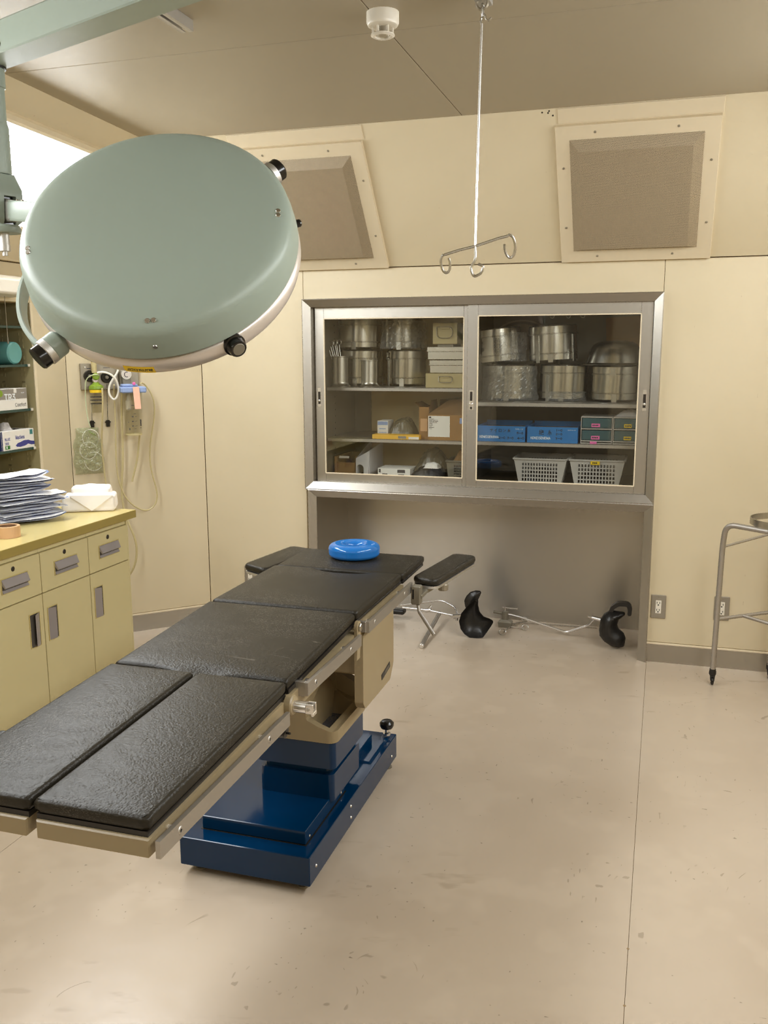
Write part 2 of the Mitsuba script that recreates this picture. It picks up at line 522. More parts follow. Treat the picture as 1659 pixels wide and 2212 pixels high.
part(t, 'panel', slab([(-2.5, D, 0.104), (XL, 4.108, 0.104), (XL, 4.108, ZS - .003), (-2.5, D, ZS - .003)], 0.012, G), 'wall_paint', False)
t = struct('wall_left', 'cream left wall with the built-in shelves',
           cat(bx(XL - 0.05, XL - 0.0125, 3.855, 4.16, 0, ZS, 0), bx(XL - 0.05, XL - 0.0125, YF, 3.855, 0, 0.84, 0), bx(XL - 0.05, XL - 0.0125, YF, 3.855, 1.81, 2.05, 0), bx(XL - 0.05, XL - 0.0125, YF, 2.3, 0.84, 1.81, 0)), 'joint_dark')
for y0, y1, z0, z1 in ((3.855, 4.108, 0.104, ZS - .003), (2.3, 3.855, 1.812, ZS - .003), (YF, 2.3, 0.104, ZS - .003), (2.3, 3.855, 0.104, 0.838)):
    part(t, 'panel', slab([(XL, y0, z0), (XL, y1, z0), (XL, y1, z1), (XL, y0, z1)], 0.012, G), 'wall_paint', False)
t = struct('wall_back_right', 'cream chamfer wall at the right', slab([(0.64, D, 0), (XR, 4.108, 0), (XR, 4.108, ZS), (0.64, D, ZS)], 0.03), 'wall_paint')
t = struct('wall_right', 'cream right wall', slab([(XR, YF, 0), (XR, 4.108, 0), (XR, 4.108, ZS), (XR, YF, ZS)], 0.03), 'wall_paint')
t = struct('wall_front', 'cream wall behind the viewer', cat(bx(XL, 0.05, YF - .03, YF, 0, ZS, 0), bx(.90, XR, YF - .03, YF, 0, ZS, 0), bx(.05, .90, YF - .03, YF, 1.95, ZS, 0)), 'wall_paint')
struct('wall_added_passage', 'walls of an unseen unlit passage, added to darken reflections in the steel', cat(bx(.02, .05, YF - 1.8, YF - .03, 0, 2.0, 0), bx(.90, .93, YF - 1.8, YF - .03, 0, 2.0, 0), bx(.02, .93, YF - 1.83, YF - 1.8, 0, 2.0, 0), bx(.02, .93, YF - 1.83, YF - .03, 2.0, 2.03, 0), bx(.02, .93, YF - 1.83, YF - .36, -.03, 0, 0)), 'wall_paint')  # unseen passage, added as a dark area for the steel to mirror
t = struct('door_1', 'unseen grey steel door behind the viewer, added for dark bands in steel reflections', bx(-1.75, -0.55, YF, YF + .03, 0.005, 1.95, .003), 'steel_dull')  # unseen door, added to put dark bands into the steel reflections
# sloped upper walls. back: local frame along x, up the slope s, out into the room nb
sb = np.array([0, -0.484, 0.594]) / 0.7662
nb = np.array([0, -0.594, -0.484]) / 0.7662


def onback(x, tt, h=0.0):
    return np.array([x, D, 1.999]) + np.array([0, 0, 0]) + sb * tt + nb * h


t = struct('wall_back_upper', 'cream sloped upper back wall carrying the air vents', slab([onback(-2.5, -0.0, -.0135), onback(0.64, 0, -.0135), onback(cr + .05, 0.775, -.0135), onback(cl - .05, 0.775, -.0135)], 0.03), 'joint_dark')
part(t, 'panel', slab([onback(-2.5, 0), onback(0.64, 0), onback(cr, 0.768), onback(cl, 0.768)], 0.012, G), 'wall_paint', False)
for x0, x1 in ((-2.062, -1.380), (-0.494, 0.182)):
    part(t, 'cover_strip', slab([onback(x0, 0.697, .006), onback(x1, 0.697, .006), onback(x1, 0.764, .006), onback(x0, 0.764, .006)], 0.006), 'cream_paint', False)
for fx, fy, fz in ((-0.56, .752, .0), (-0.535, .748, 0), (-0.53, .756, 0), (-0.515, .735, 0)):
    part(t, 'screw_hole', lathe([(0, 0.001), (0.0035, 0.0008), (0.004, 0)], 8, onback(fx, fy), nb), 'lock_dark')
tilt = 0.08
Ld = np.array([math.sin(tilt), -math.cos(tilt), 0])
Lh = np.array([math.cos(tilt), math.sin(tilt), 0])
sl = (0.53 * Lh + np.array([0, 0, 0.588])) / 0.7916
nl = np.cross(Ld, sl)
nl = nl if nl[0] > 0 else -nl


def onleft(a, tt, h=0.0):
    return np.array([XL, 4.108, 2.005]) + Ld * a + sl * tt + nl * h


t = struct('wall_left_upper', 'shaded sloped upper left wall holding the light panel', slab([onleft(-.02, 0, -.0135), onleft(4.9, 0, -.0135), onleft(4.9, 0.80, -.0135), onleft(-.1, 0.80, -.0135)], 0.03), 'joint_dark')
part(t, 'panel', slab([onleft(0, 0), onleft(4.9, 0), onleft(4.9, 0.793), onleft(0, 0.793)], 0.012, G), 'wall_paint', False)
t = struct('wall_back_left_upper', 'narrow triangular sloped panel in the ceiling corner', None)
part(t, 'panel', slab([onback(-2.5, 0), onleft(0, 0), np.array([cl - .006, cb + .004, ZC - .001])], 0.01, 0.004), 'wall_paint', False)
part(t, 'backing', slab([onback(-2.49, -.02, -.016), onleft(-.02, -.02, -.016), np.array([cl - .02, cb + .02, ZC + .006])], 0.01), 'joint_dark', False)
# right and front slopes, mirrored; out of the frame, they carry the other light panels
mirror = lambda p: np.array([-1.86 - p[0], p[1], p[2]])
struct('wall_right_upper', 'sloped upper right wall', slab([mirror(np.array([XL, 4.108, 2.0])), mirror(np.array([XL, YF, 2.0])), mirror(np.array([cl, cf, ZC])), mirror(np.array([cl, cb, ZC]))], 0.02), 'wall_paint')
struct('wall_back_right_upper', 'triangular sloped panel at the right', slab([(0.64, D, 2.0), (XR, 4.108, 2.0), (cr, cb, ZC)], 0.02), 'wall_paint')
struct('wall_front_upper', 'sloped upper wall behind the viewer', slab([(XL, YF, 2.0), (XR, YF, 2.0), (cr + .05, cf, ZC), (cl - .1, cf, ZC)], 0.02), 'wall_paint')
part('wall_left', 'sloped_fill', slab([(XL, 4.10, 2.0), (XL, YF, 2.0), (XL + .38, YF, 2.0)], 0.01, room=(-2, 2, 1)), 'wall_paint', False)


PANEL_POWER = [LEFT_LIGHT] * 3 + [RIGHT_LIGHT] * 3 + [FRONT_LIGHT] * 2


def light_panel(name, label, p00, p10, p11, p01, group=None):
    """A flush fluorescent panel: a lit diffuser in a painted frame; corners anticlockwise or not, the lit side faces the room."""
    key = number(name)
    labels[key] = {'label': label, 'category': 'light panel'}
    if group:
        labels[key]['group'] = group
    P = np.array([p00, p10, p11, p01])
    o = P.mean(0)
    nn = np.cross(P[1] - P[0], P[3] - P[0])
    nn /= np.linalg.norm(nn)
    if nn @ (np.array([-0.93, 2.0, 1.3]) - o) < 0:
        nn = -nn
    u = (P[1] - P[0]) / np.linalg.norm(P[1] - P[0])
    w = np.cross(nn, u)
    q = P + nn * 0.004
    f = [[0, 1, 2], [0, 2, 3]]
    m = trimesh.Trimesh(q, f, process=False)
    if m.face_normals[0] @ nn < 0:
        m.invert()
    scene[key + '__diffuser'] = mikit.ply(m, 'white_plastic', False, emitter={'type': 'area', 'radiance': {'type': 'rgb', 'value': list(PANEL_POWER.pop(0))}})
    b = 0.028
    cs = [(P[i], P[(i + 1) % 4]) for i in range(4)]
    for a, c in cs:
        dd = (c - a) / np.linalg.norm(c - a)
        out = np.cross(dd, nn)
        if out @ (o - a) > 0:
            out = -out
        m = hull([a - dd * b * .98, c + dd * b * .98, a - dd * b * .98 + out * b, c + dd * b * .98 + out * b, a + nn * .040, c + nn * .040, a - dd * b * .5 + out * b * .5 + nn * .044, c + dd * b * .5 + out * b * .5 + nn * .044, a - dd * b * .9 + out * b + nn * .03, c + dd * b * .9 + out * b + nn * .03])
        part(key, 'frame', m, 'cream_edge', False)
    return key


light_panel('light_panel', 'glowing white light panel set in the sloped wall, behind the lamp post', onleft(0.10, 0.205), onleft(1.30, 0.205), onleft(1.30, 0.640), onleft(0.10, 0.640))
light_panel('light_panel', 'second light panel from the back corner in the left slope', onleft(1.50, 0.205), onleft(2.70, 0.205), onleft(2.70, 0.640), onleft(1.50, 0.640))
light_panel('light_panel', 'third light panel from the back corner in the left slope', onleft(2.9, 0.205), onleft(4.1, 0.205), onleft(4.1, 0.640), onleft(2.9, 0.640))


def onright(y, k, h=0.0):
    a, b = mirror(np.array([XL, y, 2.0])), mirror(np.array([cl, y, ZC]))
    return a + (b - a) * k


for y0, w in ((0.2, 'third'), (1.5, 'second'), (2.8, 'first')):
    light_panel('light_panel', f'{w} light panel from the back corner in the right slope', onright(y0, .26), onright(y0 + 1.15, .26), onright(y0 + 1.15, .8), onright(y0, .8))
for x0, w in ((-2.25, 'left'), (-0.75, 'right')):
    a = lambda x, k: np.array([x, YF + (cf - YF) * k, 2.0 + (ZC - 2.0) * k])
    light_panel('light_panel', f'{w} light panel in the slope behind the viewer', a(x0, .26), a(x0 + 1.15, .26), a(x0 + 1.15, .8), a(x0, .8))

# stainless skirting with a cream cap line
def skirting(name, label, a, b, nx, ny):
    k = struct(name, label)
    a, b, nv = np.array([a[0], a[1], 0.]), np.array([b[0], b[1], 0.]), np.array([nx, ny, 0.])
    z = np.array([0, 0, 1.])
    part(k, 'strip', hull([p + nv * h + z * zz for p in (a, b) for h, zz in ((0.004, 0), (0.004, 0.094), (-0.012, 0.094), (-0.012, 0))]), 'steel', False)
    part(k, 'cap', hull([p + nv * h + z * zz for p in (a, b) for h, zz in ((0.006, 0.0945), (0.006, 0.101), (0.002, 0.103), (-0.012, 0.103), (-0.012, 0.0945))]), 'cream_edge', False)


skirting('baseboard_right', 'stainless steel skirting right of the steel cabinet', (-0.0215, D), (0.64, D), 0, -1)
skirting('baseboard_back', 'stainless steel skirting left of the steel cabinet', (-2.5, D), (-1.878, D), 0, -1)
skirting('baseboard_left', 'stainless steel skirting of the chamfer wall', (XL, 4.108), (-2.5, D), .7071, -.7071)

# ------------------------------------------------------------------ air vents on the slope
def vent(x0, x1, gx0, gx1, label):
    k = thing('air_vent', label, 'vent', 'air vents in the sloped back wall')
    o = [onback(x0, .009, 0.022), onback(x1, .009, .022), onback(x1, .692, .022), onback(x0, .692, .022)]
    part(k, 'frame', slab(o, 0.022), 'cream_paint', False)
    a = [onback(gx0, .073, .0225), onback(gx1, .073, .0225), onback(gx1, .630, .0225), onback(gx0, .630, .0225)]
    i = 0.043
    b = [onback(gx0 + i, .073 + i * .6, .052), onback(gx1 - i, .073 + i * .6, .052), onback(gx1 - i, .630 - i, .052), onback(gx0 + i, .630 - i, .052)]
    part(k, 'grille', hull(a + b), 'perforated_metal', False, label='beige perforated metal grille with bevelled sides')
    for sx, st in ((x0 + .03, .2), (x0 + .03, .5), (x1 - .03, .2), (x1 - .03, .5), (x0 + .17, .042), (x1 - .17, .042), (x0 + .17, .66), (x1 - .17, .66)):
        part(k, 'screw', lathe([(0, 0.004), (0.004, 0.0032), (0.006, 0)], 8, onback(sx, st, .0222), nb), 'steel_dull')


vent(-2.067, -1.390, -2.008, -1.456, 'square beige perforated air vent half hidden behind the green lamp head')
vent(-0.507, 0.176, -0.447, 0.112, 'square beige perforated air vent above the right end of the steel cabinet')

# ------------------------------------------------------------------ ceiling fittings
k = thing('smoke_detector', 'round white smoke detector on the ceiling joint', 'smoke detector')
o = (-0.877, 2.85, ZC)
part(k, 'base', lathe([(0, 0), (.050, 0), (.050, -.030), (.046, -.038), (.038, -.042), (0, -.042)][::-1], 40, o), 'white_plastic')
for j in range(6):
    a = j * math.pi / 3 + .3
    p = np.array(o) + (math.cos(a) * .030, math.sin(a) * .030, -.0425)
    part(k, 'cage_post', bx(p[0] - .003, p[0] + .003, p[1] - .003, p[1] + .003, p[2] - .020, p[2], .001), 'white_plastic')
part(k, 'cage_ring', lathe([(.024, -.0625), (.036, -.0625), (.037, -.066), (.030, -.070), (.024, -.0685), (.024, -.0625)], 32, o), 'white_plastic')
part(k, 'sensor', lathe([(0, -.0425), (.016, -.0425), (.016, -.056), (0, -.060)][::-1], 24, o), 'steel_dull')

k = thing('ceiling_rail', 'short grey aluminium channel rail on the ceiling beside the green lamp beam', 'ceiling rail')
rx = -1.480
part(k, 'channel', cat(bx(rx - .022, rx - .017, 1.2, 2.73, ZC - .034, ZC - .0002, .0008), bx(rx + .017, rx + .022, 1.2, 2.73, ZC - .034, ZC - .0002, .0008), bx(rx - .017, rx + .017, 1.2, 2.73, ZC - .006, ZC - .0002, 0),
                       bx(rx - .017, rx - .006, 1.2, 2.73, ZC - .034, ZC - .030, .0005), bx(rx + .006, rx + .017, 1.2, 2.73, ZC - .034, ZC - .030, .0005)), 'aluminium', False)
part(k, 'end_screw', cyl((rx + .004, 2.728, ZC - .020), (rx + .004, 2.734, ZC - .020), .006, 10), 'steel_dull')
rx = -0.55
k = thing('ceiling_rail', 'second ceiling rail, above the hanging infusion hook', 'ceiling rail')
part(k, 'channel', bx(rx - .022, rx + .022, 1.2, 2.80, ZC - .034, ZC - .0002, .001), 'aluminium', False)

k = thing('infusion_hanger', 'thin steel infusion hanger with three hooks hanging from the ceiling rail', 'hanger')
hx, hy = -0.551, 2.757
part(k, 'ring', tube([(hx + .016 * math.cos(a), hy, 2.558 + .016 * math.sin(a) - .004) for a in np.linspace(0, 2 * math.pi, 20, endpoint=False)], .0042, 8, closed=True), 'steel_dull')
part(k, 'link', tube([(hx + .002, hy + .010 * math.cos(a), 2.534 + .018 * math.sin(a)) for a in np.linspace(0, 2 * math.pi, 20, endpoint=False)], .003, 8, closed=True), 'steel_bright')
part(k, 'top_hook', tube(fillet([(hx, hy, 2.494), (hx - .004, hy, 2.512), (hx + .008, hy, 2.526), (hx + .012, hy, 2.510), (hx + .020, hy, 2.506), (hx + .028, hy, 2.513)], .01, 5), .003, 8), 'steel_bright')
part(k, 'rod', tube([(hx, hy, 2.500), (hx - .004, hy, 2.30), (hx - .010, hy, 1.80 + .08)], .0036, 10), 'chrome')
bz = 1.884
part(k, 'crossbar', tube([(hx - .105, hy, bz - .022), (hx - .06, hy, bz - .010), (hx - .010, hy, bz), (hx + .06, hy, bz + .020), (hx + .088, hy, bz + .026)], .0042, 8), 'steel_bright')
def eye(cx, cz, rx_, rz_, a0, a1, sk=0.0):
    return tube([(cx + rx_ * math.cos(a), hy + sk * math.sin(a), cz + rz_ * math.sin(a)) for a in np.radians(np.linspace(a0, a1, 26))], .0040, 8)
part(k, 'hook', eye(hx - .101, bz - .048, .014, .026, 105, 395, -.012), 'steel_bright')
part(k, 'hook', eye(hx + .094, bz - .004, .016, .031, 100, -190, -.015), 'steel_bright')
part(k, 'hook', tube(fillet([(hx - .010, hy, bz), (hx - .008, hy, bz - .040), (hx - .024, hy, bz - .062), (hx - .014, hy, bz - .090), (hx + .010, hy, bz - .080), (hx + .016, hy, bz - .058), (hx + .000, hy, bz - .052)], .016, 6), .0042, 8), 'steel_bright')

# ------------------------------------------------------------------ surgical lamp
k = thing('surgical_lamp', 'large pale green surgical lamp on a ceiling beam, its round back turned to the room', 'surgical lamp')
bd = np.array([-math.cos(math.radians(20.5)), math.sin(math.radians(20.5)), 0])
bn = np.array([-bd[1], bd[0], 0])
bn = bn if bn[1] < 0 else -bn           # near side
b0 = np.array([-1.572, 2.198, 0])       # a point of the near lower edge
def beam_pt(s, w, z):
    p = b0 + bd * s - bn * w
    return (p[0], p[1], z)
s0, s1 = -0.62, 0.50
part(k, 'beam', hull([beam_pt(s, w, z) for s in (s0, s1) for w, z in ((.004, 2.410), (.094, 2.410), (0, 2.414), (.098, 2.414), (0, 2.492), (.098, 2.492), (.006, 2.498), (.092, 2.498))]), 'lamp_green', False)
hub = b0 + bd * (-0.60) - bn * .049
part(k, 'ceiling_mount', lathe([(0, 2.40), (.075, 2.40), (.08, 2.41), (.08, 2.55), (.14, 2.575), (.14, 2.5925), (0, 2.5925)], 40, (hub[0], hub[1], 0)), 'lamp_green')
pc = np.array([-1.955, 2.40])
for zz in (2.432, 2.472):
    p = b0 + bd * 0.285 + bn * 0.0005
    part(k, 'bolt', lathe([(0, .004), (.006, .003), (.008, 0)], 14, (p[0], p[1], zz), bn), 'black_plastic')
post = part(k, 'post', lathe([(0, 2.106), (.035, 2.106), (.0365, 2.11), (.0365, 2.24), (.034, 2.25), (.0325, 2.252), (.0325, 2.35), (.0365, 2.352), (.0365, 2.405), (0, 2.405)], 36, (pc[0], pc[1], 0)), 'lamp_green')
part(k, 'post_collar', lathe([(.030, 2.404), (.042, 2.404), (.042, 2.4098), (.030, 2.4098)], 36, (pc[0], pc[1], 0)), 'black_rubber')
part(k, 'post_screw', lathe([(0, .002), (.005, .002), (.008, 0)], 14, tuple(np.array([pc[0], pc[1], 2.195]) + np.array([.15, -.98, 0]) * .0366), (.15, -.98, 0)), 'steel_dull')
ymid, ym = np.array([-1.593, 2.291, 1.956]), np.array([-.865, .355, .354])
ja = ymid - np.array([pc[0], pc[1], 2.0])
ja = ja / np.linalg.norm(ja)
jh = np.array([ja[0], ja[1], 0]) / math.hypot(ja[0], ja[1])
js = np.array([-jh[1], jh[0], 0])
jo = np.array([pc[0], pc[1], 0])
def jp(a, b, z):
    return jo + jh * a + js * b + np.array([0, 0, z])
jbox = part(k, 'joint_housing', cat(
    hull([jp(a, b, z) for a, b, z in [(-.042, -.03, 2.09), (-.042, .03, 2.09), (.034, -.03, 2.09), (.034, .03, 2.09), (-.05, -.042, 2.06), (-.05, .042, 2.06), (.046, -.042, 2.06), (.046, .042, 2.06), (-.03, -.03, 2.105), (.03, -.03, 2.105), (-.03, .03, 2.105), (.03, .03, 2.105), (-.05, -.042, 2.04), (-.05, .042, 2.04), (.046, -.042, 2.04), (.046, .042, 2.04)]]),
    hull([jp(a, b, z) for a, b, z in [(-.05, -.042, 2.041), (.046, -.042, 2.041), (-.05, -.020, 2.041), (.046, -.020, 2.041), (-.05, -.042, 1.97), (.040, -.042, 1.97), (-.05, -.020, 1.97), (.040, -.020, 1.97), (-.04, -.04, 1.95), (.03, -.02, 1.95)]]),
    hull([jp(a, b, z) for a, b, z in [(-.05, .042, 2.041), (.046, .042, 2.041), (-.05, .020, 2.041), (.046, .020, 2.041), (-.05, .042, 1.97), (.040, .042, 1.97), (-.05, .020, 1.97), (.040, .020, 1.97), (-.04, .04, 1.95), (.03, .02, 1.95)]]),
    lathe([(0, 1.935), (.05, 1.935), (.052, 1.94), (.052, 1.95), (.048, 1.957), (0, 1.957)], 32, (pc[0], pc[1], 0))), 'lamp_green', 25)
part(k, 'joint_core', hull([jp(a, b, z) for a in (-.03, .010) for b in (-.0198, .0198) for z in (1.957, 2.04)]), 'aluminium', False)
for z in (1.961, 2.032):
    part(k, 'buffer', hull([jp(a, b, zz) for a in (.0102, .030) for b in (-.019, .019) for zz in (z - .004, z + .007)]), 'black_plastic', False, label='black plastic buffer in the joint')
part(k, 'locking_pin', lathe([(0, 1.868), (.008, 1.868), (.008, 1.881), (.016, 1.882), (.0165, 1.90), (.0155, 1.902), (.0155, 1.9345), (0, 1.9345)], 28, (pc[0], pc[1], 0)), 'aluminium', label='silver locking pin under the joint')
aa = np.array([pc[0], pc[1], 2.0]) + jh * .02
bb = ymid - ja * .012
def armring(c, w, h):
    return [c + js * (w * sx) + np.array([0, 0, h * sz]) for sx, sz in ((1, .7), (.7, 1), (-.7, 1), (-1, .7), (-1, -.7), (-.7, -1), (.7, -1), (1, -.7))]
part(k, 'arm', cat(hull(armring(aa + ja * .035, .018, .030) + armring(bb, .015, .027)), hull(armring(bb - ja * .09, .010, .008) + armring(bb, .022, .018))), 'lamp_green', 40)
part(k, 'arm_clevis', hull(armring(aa, .0175, .036) + armring(aa + ja * .036, .0178, .031)), 'aluminium', 40)
for s in (.06, .085):
    p = aa + ja * s + np.array([0, 0, .029])
    part(k, 'screw_head', lathe([(0, .005), (.004, .004), (.005, 0)], 12, tuple(p)), 'steel_dull')
ln = np.array([.201, -.763, .615]); ln /= np.linalg.norm(ln)
lc = np.array([-1.247, 2.125, 1.837])
le1 = np.cross(ln, [0, 0, 1.]); le1 /= np.linalg.norm(le1)
le2 = np.cross(ln, le1)
LM = frame4(lc, le1, le2, ln)
prof = [(0, .0975), (.08, .0972), (.15, .0985), (.22, .1000), (.27, .0985), (.305, .094), (.322, .088), (.334, .078), (.341, .066), (.346, .040), (.350, .006), (.350, .000), (.345, -.004), (.30, -.006), (0, -.006)][::-1]
part(k, 'shell', mv(lathe(prof, 128), LM), 'lamp_green', 50, label='pale green domed back of the lamp head')
ring = [(.29, -.012), (.336, -.012), (.345, -.018), (.351, -.030), (.351, -.044), (.347, -.058), (.338, -.068), (.325, -.073), (.30, -.070), (.29, -.012)]
rimk = part(k, 'rim', mv(lathe(ring[::-1], 128), LM), 'lamp_silver', 60, label='silver grey rim of the lamp head')
part(k, 'inner_gap', mv(lathe([(0, -.013), (.33, -.013), (.33, -.0055), (0, -.0055)], 96), LM), 'lamp_silver')
part(k, 'front_glass', mv(lathe([(0, -.069), (.31, -.069), (.31, -.063), (0, -.063)], 64), LM), 'steel_mirror')
def lampt(ang, r, h):
    a = math.radians(ang)
    return lc + r * (math.cos(a) * le1 + math.sin(a) * le2) + ln * h, math.cos(a) * le1 + math.sin(a) * le2
for ang, r, h in ((95.5, .312, .0925), (98.2, .312, .0925), (-173.8, .310, .093), (-176.5, .310, .093), (15.6, .310, .093), (18.2, .310, .093)):
    p, d = lampt(ang, r, h)
    part(k, 'shell_screw', lathe([(0, .0015), (.003, .0022), (.0055, .002), (.0065, 0)], 14, p, ln + d * .25), 'steel_bright')
p, d = lampt(96.5, .3462, .038)
part(k, 'shell_screw', lathe([(0, .0015), (.003, .0022), (.0055, .002), (.0065, 0)], 14, p, d + ln * .1), 'steel_bright')
p, d = lampt(126.3, .345, -.034)
kn = part(k, 'focus_knob', cat(lathe([(0, -.008), (.026, -.008), (.028, 0), (.028, .010), (.024, .012), (.022, .028), (.020, .031), (0, .031)][::1], 28, p, d + ln * .25)), 'black_plastic', 40, label='black focus knob on the rim')
part(kn, 'cap_disc', lathe([(0, .0325), (.015, .0322), (.016, .0311), (0, .0311)][::-1], 28, p, d + ln * .25), 'zinc_grey')
p, d = lampt(-161.2, .350, -.030)
part(k, 'clip', lathe([(0, -.004), (.010, -.004), (.010, .012), (.006, .016), (0, .016)], 16, p, d), 'black_plastic')
# yellow name plate on the rim
yel = []
for j, ang in enumerate(np.linspace(80.5, 93.0, 9)):
    for h in (-.030, -.044, -.0575):
        r = {-.030: .3514, -.044: .3514, -.0575: .3478}[h]
        yel.append(lampt(ang, r, h)[0])
yf = []
for j in range(8):
    for i in range(2):
        a = j * 3 + i
        yf += [(a, a + 3, a + 1), (a + 1, a + 3, a + 4)]
ym_ = trimesh.Trimesh(np.array(yel), yf, process=False)
if (ym_.face_normals[0] @ lampt(87, 1, 0)[1]) < 0:
    ym_.invert()
sk = part(k, 'name_plate', ym_, 'yellow', True, label='yellow name plate')
tm = meshkit.text_mesh('SKYLUX', .0085, .0004, True)
tm2 = meshkit.text_mesh('EXCEL', .0085, .0004, False)
tm2.apply_translation([tm.bounds[1][0] + .002, 0, 0])
tm = cat(tm, tm2)
tv = tm.vertices.copy()
w = tv[:, 0].max()
out = []
for x, y, z in tv:
    ang = 92.3 - (x / w) * 10.6
    pp, d = lampt(ang, .3517 + z, -.0435 + y - .003)
    out.append(pp)
lt = trimesh.Trimesh(np.array(out), tm.faces, process=False)
if lt.volume < 0:
    lt.invert()
part(sk, 'lettering', lt, 'label_black', False)
# yoke
la = np.array([-.502, -.619, -.604]); la /= np.linalg.norm(la)
lo = np.array([-1.254, 2.150, 1.816])
ym /= np.linalg.norm(ym)
yq = np.cross(la, ym)
v, f = [], []
NY = 49
for i, tt in enumerate(np.linspace(0.045, math.pi - .045, NY)):
    rd = math.cos(tt) * la + math.sin(tt) * ym
    for r, q in ((.400, -.017), (.400, .017), (.403, .020), (.410, .020), (.413, .017), (.413, -.017), (.410, -.020), (.403, -.020)):
        v.append(lo + rd * (r - .010) + yq * q)
for i in range(NY - 1):
    for j in range(8):
        l = (j + 1) % 8
        f += [(i * 8 + j, i * 8 + l, i * 8 + 8 + l), (i * 8 + j, i * 8 + 8 + l, i * 8 + 8 + j)]
f += [(0, j + 1, j) for j in range(1, 7)] + [((NY - 1) * 8, (NY - 1) * 8 + j, (NY - 1) * 8 + j + 1) for j in range(1, 7)]
ymesh = trimesh.Trimesh(np.array(v), f, process=False)
if ymesh.volume < 0:
    ymesh.invert()
part(k, 'yoke', ymesh, 'lamp_green', 40)
for s in (-1, 1):
    h = part(k, 'hub', lathe([(0, .325), (.022, .325), (.022, .343), (.031, .352), (.033, .357), (.033, .382), (.0315, .384), (0, .384)], 32, lo, la * s), 'lamp_green')
    part(h, 'ring', lathe([(0, .384), (.0335, .384), (.0335, .399), (.031, .401), (0, .401)], 32, lo, la * s), 'aluminium')
    kb = part(h, 'grip_knob', lathe([(0, .401), (.030, .401), (.030, .421), (.027, .425), (0, .425)], 32, lo, la * s), 'black_plastic')

# ------------------------------------------------------------------ steel niche and wall cabinet in the back wall
k = struct('steel_niche', 'stainless steel lined niche under the cabinet, with a bevelled steel frame')
xa, xb, yb, zt = -1.818, -0.064, 5.145, 0.782
def uvquad(p, uvs):
    return trimesh.Trimesh(np.array(p, float), [[0, 1, 2], [0, 2, 3]], process=False), np.array(uvs, float)
q, uv = uvquad([(xa, yb, 0), (xb, yb, 0), (xb, yb, zt), (xa, yb, zt)], [(0, 0), (1, 0), (1, 1), (0, 1)])
part(k, 'back_sheet', q, 'steel_niche_sheet', False, uv=uv)
part(k, 'side_sheet', bx(xa - .004, xa, D, yb, 0, zt, 0), 'steel', False)
part(k, 'side_sheet', bx(xb, xb + .004, D, yb, 0, zt, 0), 'steel', False)
part(k, 'top_sheet', bx(xa, xb, D, yb, zt, zt + .004, 0), 'steel', False)
pr = [(0, -.03), (0, .026), (.004, .028), (.044, .002), (.044, -.03)]
for j, m in enumerate(sweep_frame(-1.862, -0.0205, -0.046, 0.8185, pr, D)):
    if j == 2:
        continue
    if j in (1, 3):
        m = trimesh.intersections.slice_mesh_plane(m, [0, 0, 1], [0, 0, 0.0005], cap=False)
    part(k, 'frame_member', m, 'steel', False)

k = thing('glass_cabinet', 'stainless steel wall cabinet with two sliding glass doors, built into the back wall', 'cabinet')
for m in sweep_frame(-1.876, -0.0205, 0.8187, 1.845, [(0, -.03), (0, .026), (.004, .028), (.042, .002), (.044, -.03)], D):
    part(k, 'frame_member', m, 'steel', False)
yb2 = 5.34
part(k, 'floor_board', bx(-1.835, -0.05, D + .03, yb2, .842, .862, .001), 'steel', False)
part(k, 'top_board', bx(-1.835, -0.05, D + .03, yb2, 1.805, 1.825, .001), 'steel', False)
part(k, 'side_board', bx(-1.85, -1.832, D + .03, yb2, .862, 1.805, .001), 'steel_dull', False)
part(k, 'side_board', bx(-.068, -.05, D + .03, yb2, .862, 1.805, .001), 'steel', False)
part(k, 'back_board', bx(-1.85, -.982, yb2, yb2 + .012, .842, 1.825, 0), 'cabinet_inner', False)
part(k, 'back_board', bx(-.981, -0.05, yb2, yb2 + .012, .842, 1.825, 0), 'zinc_grey', False)
part(k, 'back_stile', bx(-1.832, -1.725, yb2 - .012, yb2 - .0002, .862, 1.805, .001), 'zinc_grey', False)
part(k, 'divider', bx(-.992, -.972, 4.82, yb2, .862, 1.805, .001), 'steel', False)
pegs = []
for j in range(24):
    for yy in (4.98,):
        pegs.append(lathe([(0, .0012), (.0035, .001), (.004, 0)], 8, (-1.832, yy, .90 + j * .037), (1, 0, 0)))
part(k, 'peg_hole', cat(pegs), 'black_matte', False, kind='stuff')
for x0, x1, z0, z1 in ((-1.828, -.992, 1.350, 1.370), (-1.828, -.992, 1.063, 1.082), (-.972, -.070, 1.276, 1.298), (-.972, -.070, 1.065, 1.085)):
    part(k, 'shelf', bx(x0, x1, 4.83, yb2 - .013, z0, z1, .002), 'rail_steel', False)
